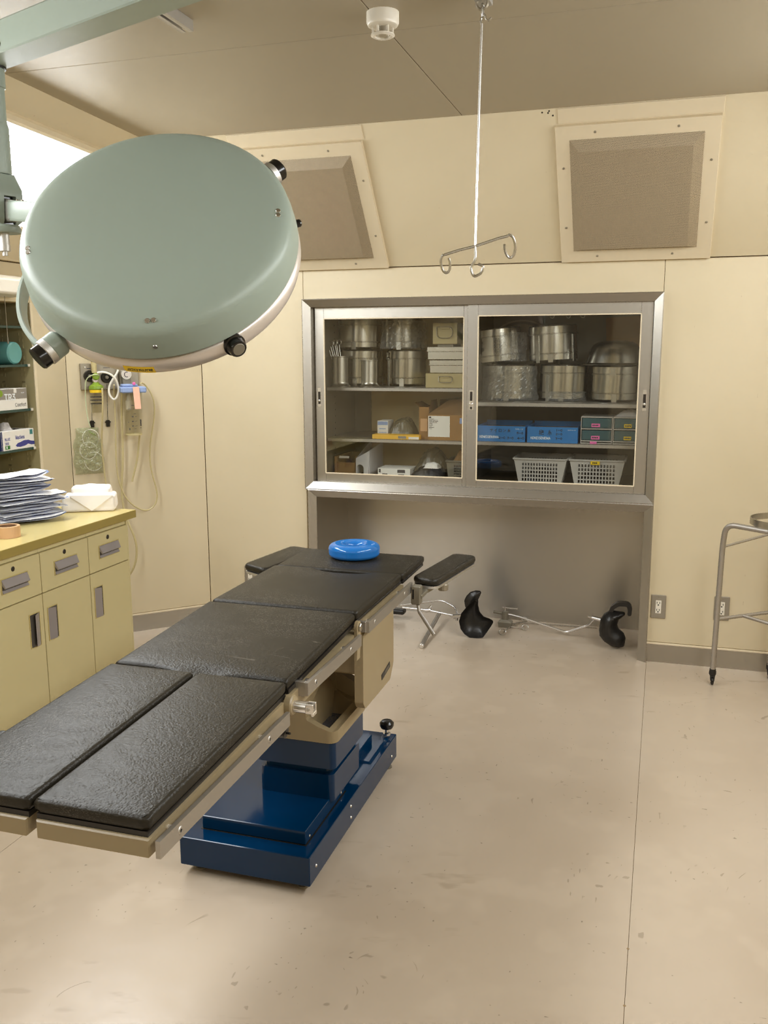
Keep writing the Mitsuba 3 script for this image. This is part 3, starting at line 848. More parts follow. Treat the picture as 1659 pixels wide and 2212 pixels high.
def door(x0, x1, gx0, gx1, gz0, gz1, y, label):
    d = part(k, 'door', cat(bx(x0, gx0, y, y + .014, .860, 1.803, .0012), bx(gx1, x1, y, y + .014, .860, 1.803, .0012), bx(gx0, gx1, y, y + .014, gz1, 1.803, .0012), bx(gx0, gx1, y, y + .014, .860, gz0, .0012)), 'steel', False, label=label)
    e = .003
    part(d, 'bead', cat(bx(gx0 - e, gx0 + e, y - .002, y + .008, gz0, gz1, .0008), bx(gx1 - e, gx1 + e, y - .002, y + .008, gz0, gz1, .0008), bx(gx0, gx1, y - .002, y + .008, gz1 - e, gz1 + e, .0008), bx(gx0, gx1, y - .002, y + .008, gz0 - e, gz0 + e, .0008)), 'cream_edge', False)
    g = trimesh.Trimesh([(gx0, y + .007, gz0), (gx1, y + .007, gz0), (gx1, y + .007, gz1), (gx0, y + .007, gz1)], [[0, 1, 2], [0, 2, 3]], process=False)
    part(d, 'glass', g, 'pane', False)
    return d
d1 = door(-1.826, -.955, -1.774, -1.0025, .905, 1.7425, 4.660, 'left sliding door, behind the other')
d2 = door(-.978, -.0655, -.923, -.1215, .900, 1.746, 4.640, 'right sliding door, in front')
def recess_pull(d, x, y, z):
    part(d, 'finger_pull', cat(bx(x - .0095, x + .0095, y - .002, y, z + .030, z + .052, .0005), bx(x - .0095, x + .0095, y - .002, y, z - .052, z - .036, .0005), bx(x - .0095, x - .007, y - .002, y, z - .036, z + .030, 0), bx(x + .007, x + .0095, y - .002, y, z - .036, z + .030, 0),
                                lathe([(0, .006), (.006, .004), (.007, 0)], 16, (x, y - .0005, z - .018), (0, -1, 0))), 'chrome', 30)
    part(d, 'pull_recess', bx(x - .007, x + .007, y - .0006, y - .0001, z - .036, z + .030, 0), 'lock_dark', False)
recess_pull(d1, -1.805, 4.660, 1.322)
recess_pull(d2, -.089, 4.640, 1.328)
part(d2, 'lock', cat(bx(-.967, -.942, 4.6385, 4.640, 1.268, 1.370, .0005), lathe([(0, .004), (.006, .004), (.010, .001), (.010, 0)], 20, (-.9545, 4.6385, 1.298), (0, -1, 0))), 'chrome', 30)
part(d2, 'lock_slot', cat(bx(-.961, -.948, 4.6379, 4.6384, 1.315, 1.362, 0), bx(-.960, -.949, 4.6379, 4.6384, 1.272, 1.284, 0)), 'lock_dark', False)

# ---- contents
def drum(x, y, z, r, h, label, tilt=0.0, holes=(), latch=(), strap=(), group='round steel drums in the wall cabinet', foot=True):
    k = thing('sterilizing_drum', label, 'drum', group)
    M = tr(x, y, z) @ rot((0, 1, 0), -tilt, (0, 0, 0))
    R = lambda m: mv(m, M)
    z0 = .012 if foot else 0.0
    part(k, 'body', R(lathe([(0, z0), (r - .002, z0), (r, z0 + .002), (r, z0 + h * .17), (r + .003, z0 + h * .18), (r + .003, z0 + h * .195), (r, z0 + h * .205), (r, z0 + h * .73), (0, z0 + h * .73)], 64)), 'steel_mirror', 30)
    part(k, 'lid', R(lathe([(0, z0 + h * .732), (r + .002, z0 + h * .732), (r + .005, z0 + h * .735), (r + .005, z0 + h * .755), (r + .0015, z0 + h * .765), (r + .0015, z0 + h * .965), (r - .004, z0 + h), (0, z0 + h)], 64)), 'steel_mirror', 30)
    def at(az, dr_=0.0):
        a = math.radians(az)
        return np.array([math.sin(a), -math.cos(a), 0]), np.array([math.cos(a), math.sin(a), 0])
    for az in latch:
        o, s = at(az)
        M2 = frame4(o * (r + .004), s, (0, 0, 1), o)
        p = sg.Polygon([(-.017, -.002), (.017, -.002), (.017, .004), (.010, .012), (.010, .020), (.016, .036), (-.016, .036), (-.010, .020), (-.010, .012), (-.017, .004)])
        m = prism(p, 0.001, .006)
        m.apply_translation([0, z0 + h * .74, 0])
        mm = m.copy(); mm.apply_transform(np.array([[1, 0, 0, 0], [0, 1, 0, 0], [0, 0, 1, 0], [0, 0, 0, 1.]]))
        part(k, 'latch', R(mv(m, M2)), 'steel_bright', False)
    for az in strap:
        o, s = at(az)
        M2 = frame4(o * (r + .0005), s, (0, 0, 1), o)
        part(k, 'strap', R(mv(bx(-.012, .012, 0 if foot else z0, z0 + h * .72, 0, .004, .001), M2)), 'steel_bright', False)
    if foot:
        for az in (0, 120, 240):
            o, s = at(az)
            M2 = frame4(o * (r - .001), s, (0, 0, 1), o)
            part(k, 'foot', R(mv(bx(-.014, .014, 0, .045, 0, .004, .001), M2)), 'steel_bright', False)
    for az in holes:
        hs = []
        for i in range(11):
            for j in range(5):
                u = (j - 2) * .0078 + (.0039 if i % 2 else 0)
                w = (i - 5) * .0078
                if (u / .022) ** 2 + (w / .046) ** 2 < 1:
                    o, s = at(az + math.degrees(u / r))
                    hs.append(lathe([(0, .0008), (.0024, .0006), (.0026, 0)], 6, o * (r + .0003) + np.array([0, 0, z0 + h * .46 + w]), o))
        part(k, 'vent_hole', R(cat(hs)), 'black_matte', False, kind='stuff')
    return k
s1, s2, s3, s4 = 1.3705, 1.0825, 1.2985, 1.0855
drum(-1.715, 5.12, s1, .125, .195, 'round steel drum behind the two steel jars, under another drum', strap=(58,))
drum(-1.715, 5.11, s1 + .208, .128, .17, 'round steel drum at the top left corner behind the glass', foot=True)
drum(-1.430, 5.10, s1, .112, .193, 'round steel drum left of the stack of steel boxes, under a wrapped drum', latch=(-55,), strap=(-52,))
drum(-1.443, 5.08, s1 + .206, .108, .17, 'plastic wrapped steel drum on top of the drum beside the steel boxes', latch=(-8,))
drum(-.822, 5.07, s3, .135, .185, 'plastic wrapped perforated drum at the left of the right shelf, below a tilted drum', latch=(-14,), holes=(-18, 40))
drum(-.878, 5.06, s3 + .213, .124, .180, 'tilted perforated steel drum on the upper left of the right door', tilt=5.5, holes=(-42, 6), foot=False)
drum(-.530, 5.10, s3, .130, .185, 'round steel drum in the middle of the right shelf, below a tilted drum', strap=(-35,))
drum(-.585, 5.06, s3 + .209, .130, .185, 'tilted steel drum in the middle of the upper right shelf', tilt=3.0, strap=(-32, 62), foot=True)
drum(-.250, 5.06, s3, .128, .180, 'round steel drum under the upturned steel basin', latch=(-4,))
k = thing('steel_basin', 'shiny steel basin upside down on a drum, behind the right glass door', 'basin')
bo = (-.258, 5.05, s3 + .195)
part(k, 'bowl', lathe([(.168, 0), (.172, .004), (.160, .006), (.150, .012), (.140, .045), (.128, .085), (.112, .108), (.088, .121), (.05, .126), (0, .127)], 72, bo), 'steel_mirror', 40)
# plastic wrap, crumpled thin film
def wrap(k, x, y, z, r, h, seed, az0, az1, flare=0.02, mname='clear_film'):
    nu, nv = 60, 26
    v = []
    for j in range(nv):
        for i in range(nu):
            a = math.radians(az0 + (az1 - az0) * i / (nu - 1))
            w = j / (nv - 1)
            p = np.array([math.sin(a) * 2.2, w * 2.0, seed + math.cos(a)])
            rr = r + .007 + .020 * meshkit.fbm(p * 4.5, 4, seed) + flare * (1 - w) ** 2
            v.append((x + rr * math.sin(a), y - rr * math.cos(a), z + h * w))
    f = []
    for j in range(nv - 1):
        for i in range(nu - 1):
            a = j * nu + i
            f += [(a, a + 1, a + nu + 1), (a, a + nu + 1, a + nu)]
    return part(k, 'plastic_wrap', trimesh.Trimesh(np.array(v), f, process=False), mname, False, label='crumpled clear plastic wrap')
drum_keys = [k for k in labels if k.startswith('sterilizing_drum')and '__' not in k]
wrap(drum_keys[4], -.822, 5.07, s3 + .004, .137, .185, 3, -95, 80, .010)
wrap(drum_keys[5], -.872, 5.06, s3 + .215, .128, .155, 5, 5, 80, .0)
wrap(drum_keys[3], -1.443, 5.08, s1 + .212, .112, .155, 8, -60, 90, .012)
wrap(drum_keys[6], -.530, 5.10, s3 + .004, .134, .05, 9, -25, 55, .01)

def jar(x, y, z, r, h, label):
    k = thing('instrument_jar', label, 'jar', 'steel instrument jars')
    part(k, 'cup', lathe([(0, .002), (r * 1.28, 0), (r * 1.3, .004), (r * 1.08, .014), (r, .026), (r, h - .006), (r * 1.07, h - .004), (r * 1.07, h), (r * .96, h), (r * .94, .03), (0, .028)], 44, (x, y, z)), 'steel_bright', 30)
    return k
jar(-1.770, 4.905, s1, .0445, .172, 'slim steel instrument jar with forceps standing in it, at the left end of the shelf')
jar(-1.596, 4.905, s1, .0455, .150, 'slim empty steel instrument jar, right of the one with forceps')
for j, (dx, tx, col) in enumerate(((-.016, -.062, 0), (.0, -.040, 1), (.012, -.020, 2))):
    p0 = np.array([-1.770 + dx * .8, 4.905 - .005 + j * .006, s1 + .06])
    p1 = np.array([-1.770 + tx, 4.900 + j * .012, s1 + .225 + .006 * j])
    k = thing('forceps', ['long thin forceps leaning furthest left in the steel jar', 'forceps with ring handles in the middle of the steel jar', 'forceps with ring handles at the right in the steel jar'][j], 'forceps', 'forceps in the steel jar')
    s = np.array([.008, 0, 0])
    part(k, 'blade', cat(tube([p0 - s * .3, p1 - s], .0022, 6), tube([p0 + s * .3, p1 + s], .0022, 6)), 'steel_bright')
    if j:
        d = (p1 - p0) / np.linalg.norm(p1 - p0)
        for q in (-1, 1):
            cc = p1 + s * q * 1.4 + d * .014
            part(k, 'ring_handle', tube([cc + np.array([.011 * math.cos(a), 0, .014 * math.sin(a)]) for a in np.linspace(0, 2 * math.pi, 14, endpoint=False)], .0022, 6, closed=True), 'steel_bright')
# steel boxes, stacked
def steel_box(x0, x1, y0, y1, z0, z1, lid, label, m, handle=None):
    k = thing('instrument_box', label, 'box', 'stacked steel instrument boxes')
    part(k, 'body', bx(x0, x1, y0, y1, z0, z1 - lid if lid else z1, .002), m, False)
    if lid:
        part(k, 'lid', cat(bx(x0 - .003, x1 + .003, y0 - .003, y1 + .003, z1 - lid + .0005, z1, .002), bx(x0 - .005, x1 + .005, y0 - .005, y0 - .003, z1 - lid, z1 - lid + .006, .0005)), m, False)
    if handle:
        cx_, cz_, w, h = handle
        pts = [(cx_ - w, y0 - .004, cz_ + h), (cx_ - w, y0 - .012, cz_ - h), (cx_ + w, y0 - .012, cz_ - h), (cx_ + w, y0 - .004, cz_ + h), (cx_ - w, y0 - .004, cz_ + h)]
        part(k, 'handle', tube(fillet(pts, h * .9, 6), .0022, 8), 'steel_dull')
        part(k, 'handle_plate', bx(cx_ - w * .6, cx_ + w * .6, y0 - .0055, y0 - .0001, cz_ + h * .55, cz_ + h * 1.15, .001), m, False)
    return k
steel_box(-1.262, -1.036, 4.88, 5.20, s1, s1 + .078, 0, 'cream metal instrument box with a wire handle, at the bottom of its stack', 'olive_box', (-1.148, s1 + .045, .038, .016))
steel_box(-1.240, -1.022, 4.89, 5.20, s1 + .0795, s1 + .150, .028, 'flat steel instrument box, second from the bottom of its stack', 'steel_bright')
steel_box(-1.250, -1.030, 4.88, 5.20, s1 + .153, s1 + .222, .026, 'flat steel instrument box with a shiny lid, third in its stack', 'steel_bright')
steel_box(-1.224, -1.086, 4.885, 5.10, s1 + .236, s1 + .350, 0, 'cream metal box with an oval wire handle, on top of its stack', 'olive_box', (-1.155, s1 + .298, .044, .030))
part('instrument_box_003', 'underside', bx(-1.20, -1.11, 4.90, 5.09, s1 + .222, s1 + .236, .001), 'zinc_grey', False)
# hooks from the cabinet ceiling
for x in (-.600, -.515, -.440):
    thing('wire_hook', {-.600: 'small wire hook at the cabinet top, above the tilted middle drum', -.515: 'round wire hook at the cabinet top, middle of three', -.440: 'wire hook at the cabinet top, nearest the basin'}[x], 'hook', 'wire hooks at the top of the cabinet',
          tube(fillet([(x, 4.95, 1.8045), (x, 4.95, 1.765), (x + .004, 4.95, 1.742), (x + .020, 4.95, 1.738), (x + .026, 4.95, 1.76)], .012, 5), .0018, 6), 'steel_bright')
# large round tray standing behind, folded panels behind
thing('round_tray', 'large round steel tray standing on edge behind the drums of the right shelf', 'tray', None, lathe([(0, 0), (.20, 0), (.215, .012), (.222, .012), (.222, .016), (.212, .016), (.198, .004), (0, .004)], 56, (-.80, 5.315, s3 + .224), (0.05, -1, 0.0)), 'steel_dull')
thing('cardboard_sheet', 'folded beige cardboard sheet leaning behind the steel basin', 'cardboard', None, hull([(-.30, 5.26, s3), (-.075, 5.26, s3), (-.075, 5.30, 1.76), (-.33, 5.30, 1.75), (-.30, 5.268, s3), (-.075, 5.268, s3), (-.075, 5.308, 1.76), (-.33, 5.308, 1.75)]), 'carton', False)
# middle shelf left: cartons
def carton(x0, x1, y0, y1, z0, z1, label, flaps):
    k = thing('cardboard_box', label, 'box')
    w = .004
    part(k, 'body', cat(bx(x0, x1, y0, y0 + w, z0, z1, 0), bx(x0, x1, y1 - w, y1, z0, z1, 0), bx(x0, x0 + w, y0, y1, z0, z1, 0), bx(x1 - w, x1, y0, y1, z0, z1, 0), bx(x0, x1, y0, y1, z0, z0 + w, 0)), 'carton', False)
    for f in flaps:
        part(k, 'flap', hull(f), 'carton_dark', False)
    return k
x0, x1, y0, z0, z1 = -1.243, -1.002, 4.868, s2, 1.222
k = carton(x0, x1, y0, 5.12, z0, z1, 'open brown cardboard box with a white shipping label, on the left middle shelf', [
    [(x0, y0, z1), (x1, y0, z1), (x1 - .02, y0 + .10, z1 + .085), (x0 + .09, y0 + .11, z1 + .075), (x0, y0 + .004, z1 + .004), (x1 - .02, y0 + .104, z1 + .088)],
    [(x0, y0, z1), (x0, 5.10, z1), (x0 - .002, 5.08, z1 + .075), (x0 - .002, 4.95, z1 + .075), (x0 + .004, y0, z1), (x0 + .004, 5.10, z1)],
    [(x0, 5.12, z1), (x1, 5.12, z1), (x1, 5.15, z1 + .09), (x0, 5.15, z1 + .07), (x0, 5.124, z1), (x1, 5.124, z1)]])
part(k, 'label', bx(x0 + .001, x0 + .124, y0 - .0012, y0 - .0002, z0 + .018, z1 - .006, 0), 'card_white', False, label='white shipping label')
part(k, 'sticker', bx(x1 - .062, x1 - .004, y0 - .0012, y0 - .0002, z1 - .046, z1 - .016, 0), 'pale_blue', False)
txt = [bx(x0 + .006 + .0 * i, x0 + .018, y0 - .0018, y0 - .0012, z1 - .018, z1 - .010, 0) for i in range(1)]
for i in range(9):
    L = (.028, .05, .052, .046, .02, .022, .016, .03, .018)[i]
    txt.append(bx(x0 + .006, x0 + .006 + L, y0 - .0018, y0 - .0012, z1 - .024 - i * .0068, z1 - .0215 - i * .0068, 0))
part(k, 'print', cat(txt), 'print_dark', False)
xf = x0 - .06
k = thing('cardboard_box', 'tall narrow open cardboard box just left of the one with the white label', 'box')
part(k, 'body', cat(bx(xf, x0 - .004, 4.90, 4.904, s2, 1.262, 0), bx(xf, xf + .004, 4.90, 5.10, s2, 1.262, 0), bx(x0 - .008, x0 - .004, 4.90, 5.10, s2, 1.262, 0), bx(xf, x0 - .004, 5.096, 5.10, s2, 1.262, 0)), 'carton', False)
part(k, 'flap', hull([(xf, 4.90, 1.262), (xf, 5.10, 1.262), (xf - .03, 5.08, 1.285), (xf - .03, 4.92, 1.285), (xf + .003, 4.90, 1.262), (xf + .003, 5.1, 1.262)]), 'carton_dark', False)
part(k, 'sticker', bx(xf + .008, x0 - .012, 4.8986, 4.8998, s2 + .045, s2 + .115, 0), 'tape_tan', False)
k = thing('medicine_box', 'small white and blue printed box beside crumpled plastic on the middle shelf', 'box')
part(k, 'carton', bx(-1.564, -1.500, 4.95, 5.06, s2, s2 + .094, .001), 'card_white', False)
part(k, 'print', cat(bx(-1.562, -1.502, 4.9488, 4.9499, s2 + .070, s2 + .090, 0), bx(-1.552, -1.514, 4.9488, 4.9499, s2 + .046, s2 + .051, 0), bx(-1.556, -1.510, 4.9488, 4.9499, s2 + .026, s2 + .029, 0), bx(-1.556, -1.520, 4.9488, 4.9499, s2 + .014, s2 + .017, 0)), 'pale_blue', False)
def crumple(nx, ny, w, d, h, seed, base, mname, name, label, category, dome=1.0):
    v = []
    for j in range(ny):
        for i in range(nx):
            u, s = i / (nx - 1), j / (ny - 1)
            p = np.array([u * 5, s * 5, seed])
            e = (1 - (2 * u - 1) ** 4) * (1 - (2 * s - 1) ** 4)
            hh = h * (dome * e * (.55 + .45 * math.sin(math.pi * u)) + .45 * (meshkit.fbm(p, 4, seed) - .35) * e)
            v.append((base[0] + w * (u - .5) + .03 * (meshkit.fbm(p * 1.3 + 9, 2, seed) - .5), base[1] + d * (s - .5), base[2] + max(hh, 0)))
    f = []
    for j in range(ny - 1):
        for i in range(nx - 1):
            a = j * nx + i
            f += [(a, a + 1, a + nx + 1), (a, a + nx + 1, a + nx)]
    return thing(name, label, category, None, trimesh.Trimesh(np.array(v), f, process=False), mname, False)
scene['grey_film'] = {'type': 'blendbsdf', 'weight': 0.5, 'a': {'type': 'thindielectric', 'int_ior': 1.6}, 'b': {'type': 'twosided', 'bsdf': {'type': 'principled', 'base_color': {'type': 'rgb', 'value': C(122, 114, 92)}, 'roughness': .25}}}
crumple(34, 20, .16, .16, .10, 4, (-1.415, 5.00, s2 + .001), 'grey_film', 'plastic_bag', 'crumpled clear plastic bag beside the tall cardboard box', 'plastic bag')
k = thing('yellow_box', 'flat yellow and white box lying at the front of the left middle shelf', 'box')
part(k, 'carton', bx(-1.566, -1.290, 4.855, 4.93, s2, s2 + .024, .001), 'yellow_box', False)
part(k, 'print', cat(bx(-1.352, -1.292, 4.8538, 4.8549, s2 + .002, s2 + .015, 0)), 'card_white', False)
part(k, 'grey_print', bx(-1.412, -1.366, 4.8538, 4.8549, s2 + .004, s2 + .018, 0), 'card_grey', False)
# bottom level left
zb = .8625
k = thing('cardboard_box', 'open dark box in the lower left corner of the cabinet', 'box')
part(k, 'body', cat(bx(-1.822, -1.812, 4.93, 5.2, zb, .965, 0), bx(-1.70, -1.692, 4.95, 5.2, zb, .965, 0), bx(-1.812, -1.70, 4.945, 4.952, zb, .930, 0), bx(-1.812, -1.70, 5.195, 5.2, zb, .965, 0)), 'carton', False)
part(k, 'paper_tab', bx(-1.795, -1.735, 4.935, 4.944, .955, .968, .001), 'card_white', False)
k = thing('file_holder', 'grey cardboard magazine file with a cut-out front, beside the dark box in the cabinet', 'file holder')
part(k, 'front', prism(sg.Polygon([(-1.69, zb), (-1.615, zb), (-1.605, 1.005), (-1.69, .958)]).difference(sg.Point(-1.665, zb).buffer(.022).union(sg.box(-1.687, zb, -1.643, .90)).union(sg.Point(-1.665, .90).buffer(.022))), 4.93, 4.934, 'y'), 'grey_paper', False)
part(k, 'side', prism([(4.934, zb), (5.2, zb), (5.2, 1.03), (4.934, 1.003)], -1.612, -1.608, 'x'), 'grey_paper', False)
part(k, 'side', prism([(4.934, zb), (5.2, zb), (5.2, 1.03), (4.934, .958)], -1.690, -1.686, 'x'), 'grey_paper', False)
k = thing('glove_box', 'small white glove box with grey print on the cabinet floor', 'box')
part(k, 'carton', bx(-1.547, -1.355, 4.90, 5.05, zb, .910, .001), 'card_white', False)
part(k, 'print', cat(bx(-1.54, -1.53, 4.8988, 4.8999, .885, .905, 0), bx(-1.52, -1.49, 4.8988, 4.8999, .872, .880, 0), bx(-1.43, -1.385, 4.8988, 4.8999, .886, .904, 0), bx(-1.425, -1.39, 4.8988, 4.8999, .872, .878, 0)), 'print_dark', False)
crumple(30, 18, .20, .16, .06, 11, (-1.255, 4.96, zb + .001), 'black_rubber', 'black_bag', 'crumpled black plastic bag on the cabinet floor', 'plastic bag')
crumple(30, 18, .19, .18, .115, 13, (-1.25, 5.05, zb + .03), 'grey_film', 'plastic_bag', 'grey clear plastic bag heaped on the cabinet floor behind the black one', 'plastic bag')
crumple(16, 10, .09, .06, .03, 17, (-1.235, 4.93, zb + .055), 'white_paper', 'paper_scrap', 'white paper scrap on the black plastic bag', 'paper')

def basket(x0, x1, y0, y1, z0, z1, label, m, cols, rows, taper=.028, group=None):
    k = thing('plastic_basket', label, 'basket', group)
    def face(a, b, fy0, fy1):
        """front or back face as a trapezoid with holes, in xz, between planes y."""
        P = sg.Polygon([(a + taper, z0), (b - taper, z0), (b, z1), (a, z1)])
        hs = []
        hx0, hx1, hz0, hz1 = a + .043, b - .043, z0 + .010, z1 - .018
        cw, ch = (hx1 - hx0) / cols, (hz1 - hz0) / rows
        for i in range(cols):
            for j in range(rows):
                hs.append(sg.box(hx0 + i * cw + cw * .2, hz0 + j * ch + ch * .16, hx0 + (i + 1) * cw - cw * .2, hz0 + (j + 1) * ch - ch * .16))
        return prism(P.difference(shapely.union_all(hs)), fy0, fy1, 'y')
    part(k, 'front', face(x0, x1, y0, y0 + .003), m, False)
    part(k, 'back', face(x0, x1, y1 - .003, y1), m, False)
    for a, b in ((x0, x0 + taper), (x1, x1 - taper)):
        part(k, 'side', hull([(a, y0, z1), (a, y1, z1), (b, y0, z0), (b, y1, z0), (a + .003, y0, z1), (a + .003, y1, z1), (b + .003, y0, z0), (b + .003, y1, z0)]), m, False)
    part(k, 'bottom', bx(x0 + taper, x1 - taper, y0, y1, z0, z0 + .004, 0), m, False)
    part(k, 'rim', tube(fillet([(x0 - .004, y0 - .003, z1), (x1 + .004, y0 - .003, z1), (x1 + .004, y1 + .003, z1), (x0 - .004, y1 + .003, z1), (x0 - .004, y0 - .003, z1), (x1 - .05, y0 - .003, z1)], .02, 4), .0055, 8), m)
    return k
basket(-.760, -.480, 4.86, 5.12, zb, .994, 'grey plastic basket without a tag, left of the tagged one on the cabinet floor', 'basket_grey', 13, 5, group='grey baskets on the cabinet floor')
k = basket(-.462, -.180, 4.86, 5.12, zb, .996, 'grey plastic basket with a yellow tag on its rim, on the cabinet floor', 'basket_grey', 12, 5, group='grey baskets on the cabinet floor')
part(k, 'tag', bx(-.352, -.304, 4.8495, 4.8512, .975, .994, .0005), 'yellow', False, label='yellow paper tag')
part(k, 'tag_print', cat(bx(-.342, -.336, 4.849, 4.8494, .981, .989, 0), bx(-.333, -.327, 4.849, 4.8494, .981, .989, 0), bx(-.324, -.318, 4.849, 4.8494, .981, .989, 0)), 'label_black', False)
basket(-1.140, -1.000, 4.88, 5.08, zb, .965, 'small grey basket at the right end behind the left glass door', 'zinc_grey', 7, 5, .012)
crumple(14, 10, .10, .12, .09, 23, (-1.07, 4.98, .93), 'carton', 'paper_scrap', 'brown paper packaging sticking out of the small grey basket', 'paper')
for xs, zz, cc in ((-.62, .90, 'black_matte'), (-.32, .90, 'black_matte')):
    crumple(22, 16, .20, .20, .055, 31 if xs < -.5 else 37, (xs, 4.99, zb + .006), cc, 'hose_bundle', 'dark tangle of hoses inside the grey basket ' + ('without a tag' if xs < -.5 else 'with the yellow tag'), 'hoses')

# blue suture boxes, open on top
def suture_box(x0, x1, label, side='carton'):
    k = thing('suture_box', label, 'box', 'blue open boxes on the right middle shelf')
    y0, y1, z0, z1 = 4.852, 5.14, s4, 1.170
    w = .002
    part(k, 'box', cat(bx(x0, x1, y0, y0 + w, z0, z1, 0), bx(x0, x1, y1 - w, y1, z0, z1 + .01, 0), bx(x0, x0 + w, y0, y1, z0, z1, 0), bx(x1 - w, x1, y0, y1, z0, z1, 0), bx(x0, x1, y0, y1, z0, z0 + w, 0)), 'box_blue', False)
    part(k, 'content', bx(x0 + .004, x1 - .004, y0 + .004, y1 - .004, z0 + w, z1 - .02, .001), 'carton', False)
    part(k, 'print', text('KENEIGENEMA', .013, facing_y(x0 + .012 if side == 'left' else x0 + .018, y0 - .0002, z0 + .018), .0006, True, .105), 'print_white', False)
    part(k, 'small_print', text('50mL x 10', .006, facing_y(x1 - .052, y0 - .0002, z1 - .018), .0006), 'print_white', False)
    return k
k = suture_box(-.962, -.702, 'blue open box with handwritten kana, leftmost on the right middle shelf', 'left')
HW = {  # handwriting on a 10 x 10 grid
    'na': [[(1, 7), (9, 7)], [(5.5, 10), (5.2, 5), (3, 0.5)]], 'i': [[(8, 10), (5, 6.5), (1, 4.5)], [(5, 6.5), (5, 0)]],
    'ro': [[(1.5, 8.5), (1.5, 1)], [(1.5, 8.5), (8.5, 8.5), (8.5, 1)], [(1.5, 1.5), (8.5, 1.5)]], 'n': [[(1.5, 8.5), (4, 7)], [(1.5, 1), (5.5, 2.5), (9, 7)]],
    'ito': [[(6, 10), (3, 7.5), (6.5, 6.5)], [(6.5, 6.5), (2, 4.2), (8.5, 4.5)], [(7, 5.8), (8.5, 4.3)], [(5, 4.3), (5, 0), (4, .8)], [(3, 3), (1.5, 1)], [(7, 3), (8.7, 1)]],
    'kinu': [[(2.5, 10), (1, 7.5), (3, 7)], [(3.8, 8.5), (1, 5), (4, 5.3)], [(2.5, 5), (2.5, 0)], [(1.2, 3.5), (.6, 1.5)], [(3.6, 3.5), (4.2, 2)], [(6, 10), (5, 7)], [(5.8, 8.5), (9.4, 8.5), (9.4, 4.5)], [(5.2, 6.8), (5.2, 3)], [(5.2, 6.4), (9.4, 6.4)], [(5.2, 4.5), (9.4, 4.5)], [(7.2, 8.4), (7.2, 4.5)], [(5.2, 3), (5.2, .8), (9.4, .8), (9.4, 1.8)]],
    '0': [[(5 + 3 * math.cos(a), 5 + 4 * math.sin(a)) for a in np.linspace(0, 2 * math.pi, 12)]], '-': [[(1, 5), (9, 5)]], '1': [[(5, 9), (5, 1)]],
    '2': [[(2, 7.5), (4, 9), (7.5, 8), (7, 5.5), (2, 1.2), (8.5, 1.2)]], '3': [[(2, 8.5), (7.5, 8.8), (4.5, 5.8), (7.8, 4), (6, 1.2), (2, 1.6)]], '4': [[(6.5, 9), (1.5, 3.5), (9, 3.5)], [(6.5, 6), (6.5, .5)]],
    '5': [[(8, 9), (3, 9), (2.5, 5.5), (7, 6), (7.5, 2.5), (2, 1)]], '.': [[(4.8, 1), (5.2, 1.2)]]}
def hand(words, ox, oz, size, y, step=None):
    L, x = [], ox
    for c in words:
        for l in HW[c]:
            L.append([(x + a * size / 10, oz + b * size / 10) for a, b in l])
        x += (step or size * 1.12)
    return L, y
def write(k, rows, y):
    L = []
    for words, ox, oz, size, step in rows:
        L += hand(words, ox, oz, size, y, step)[0]
    part(k, 'handwriting', mv(cat([prism(sg.LineString(l).buffer(.0011, quad_segs=2), 0, .0004) for l in L]), facing_y(0, y, 0)), 'marker_ink', False)
write(k, [(['na', 'i', 'ro', 'n', 'ito'], -.892, 1.137, .018, .0235), (list('5-0'), -.748, 1.127, .013, .0125), (list('2-0'), -.846, 1.099, .014, .0128), (list('3-0'), -.800, 1.099, .014, .0128), (list('.4-0'), -.757, 1.099, .014, .0128)], 4.8514)
k = suture_box(-.690, -.424, 'blue open box with handwritten suture sizes, second on the right middle shelf')
write(k, [(['kinu', 'ito'], -.628, 1.127, .026, .044), (list('1-0'), -.540, 1.147, .012, .0125), (list('2-0'), -.540, 1.127, .012, .0125), (list('3-0'), -.540, 1.103, .012, .0125)], 4.8514)
# teal drawer sets
for (x0, x1, lab, tags) in ((-.410, -.247, 'small teal drawer set with pink tags, right of the blue boxes', 'pink'), (-.244, -.085, 'small teal drawer set with yellow tags, at the right end of the shelf', 'yellow')):
    k = thing('drawer_set', lab, 'drawer set', 'teal drawer sets on the middle shelf')
    y0 = 4.862
    part(k, 'case', cat(bx(x0, x1, y0, 5.1, 1.222, 1.228, .001), bx(x0, x1, y0, 5.1, 1.160, 1.166, .001), bx(x0, x1, y0, 5.1, 1.096, 1.102, .001), bx(x0, x1, y0, 5.1, s4, s4 + .005, .001), bx(x0, x0 + .004, y0, 5.1, s4, 1.228, .001), bx(x1 - .004, x1, y0, 5.1, s4, 1.228, .001), bx(x0, x1, 5.09, 5.1, s4, 1.228, 0)), 'basket_grey', False)
    for z in (1.1035, 1.168):
        d = part(k, 'drawer', cat(bx(x0 + .006, x1 - .006, y0 + .004, 5.08, z, z + .052, .002), bx(x0 + .012, x1 - .012, y0 + .001, y0 + .0038, z + .006, z + .046, .001)), 'drawer_teal', False)
        tw = .044 if tags == 'pink' else .038
        part(d, 'tag', bx(x0 + .055, x0 + .055 + tw, y0 - .0002, y0 + .0008, z + .005, z + .024, 0), tags, False)
        part(d, 'tag_print', cat([bx(x0 + .060 + i * .008, x0 + .066 + i * .008, y0 - .0008, y0 - .0003, z + .011, z + .018, 0) for i in range(4)]), 'print_dark', False)
        part(d, 'shine_window', bx(x0 + .016, x1 - .06, y0 + .0002, y0 + .0009, z + .028, z + .040, .0003), 'drawer_teal', False)
    if tags == 'pink':
        part(k, 'low_tag', bx(x0 + .05, x0 + .085, y0 - .002, y0 - .0005, s4, s4 + .012, 0), 'pink', False)
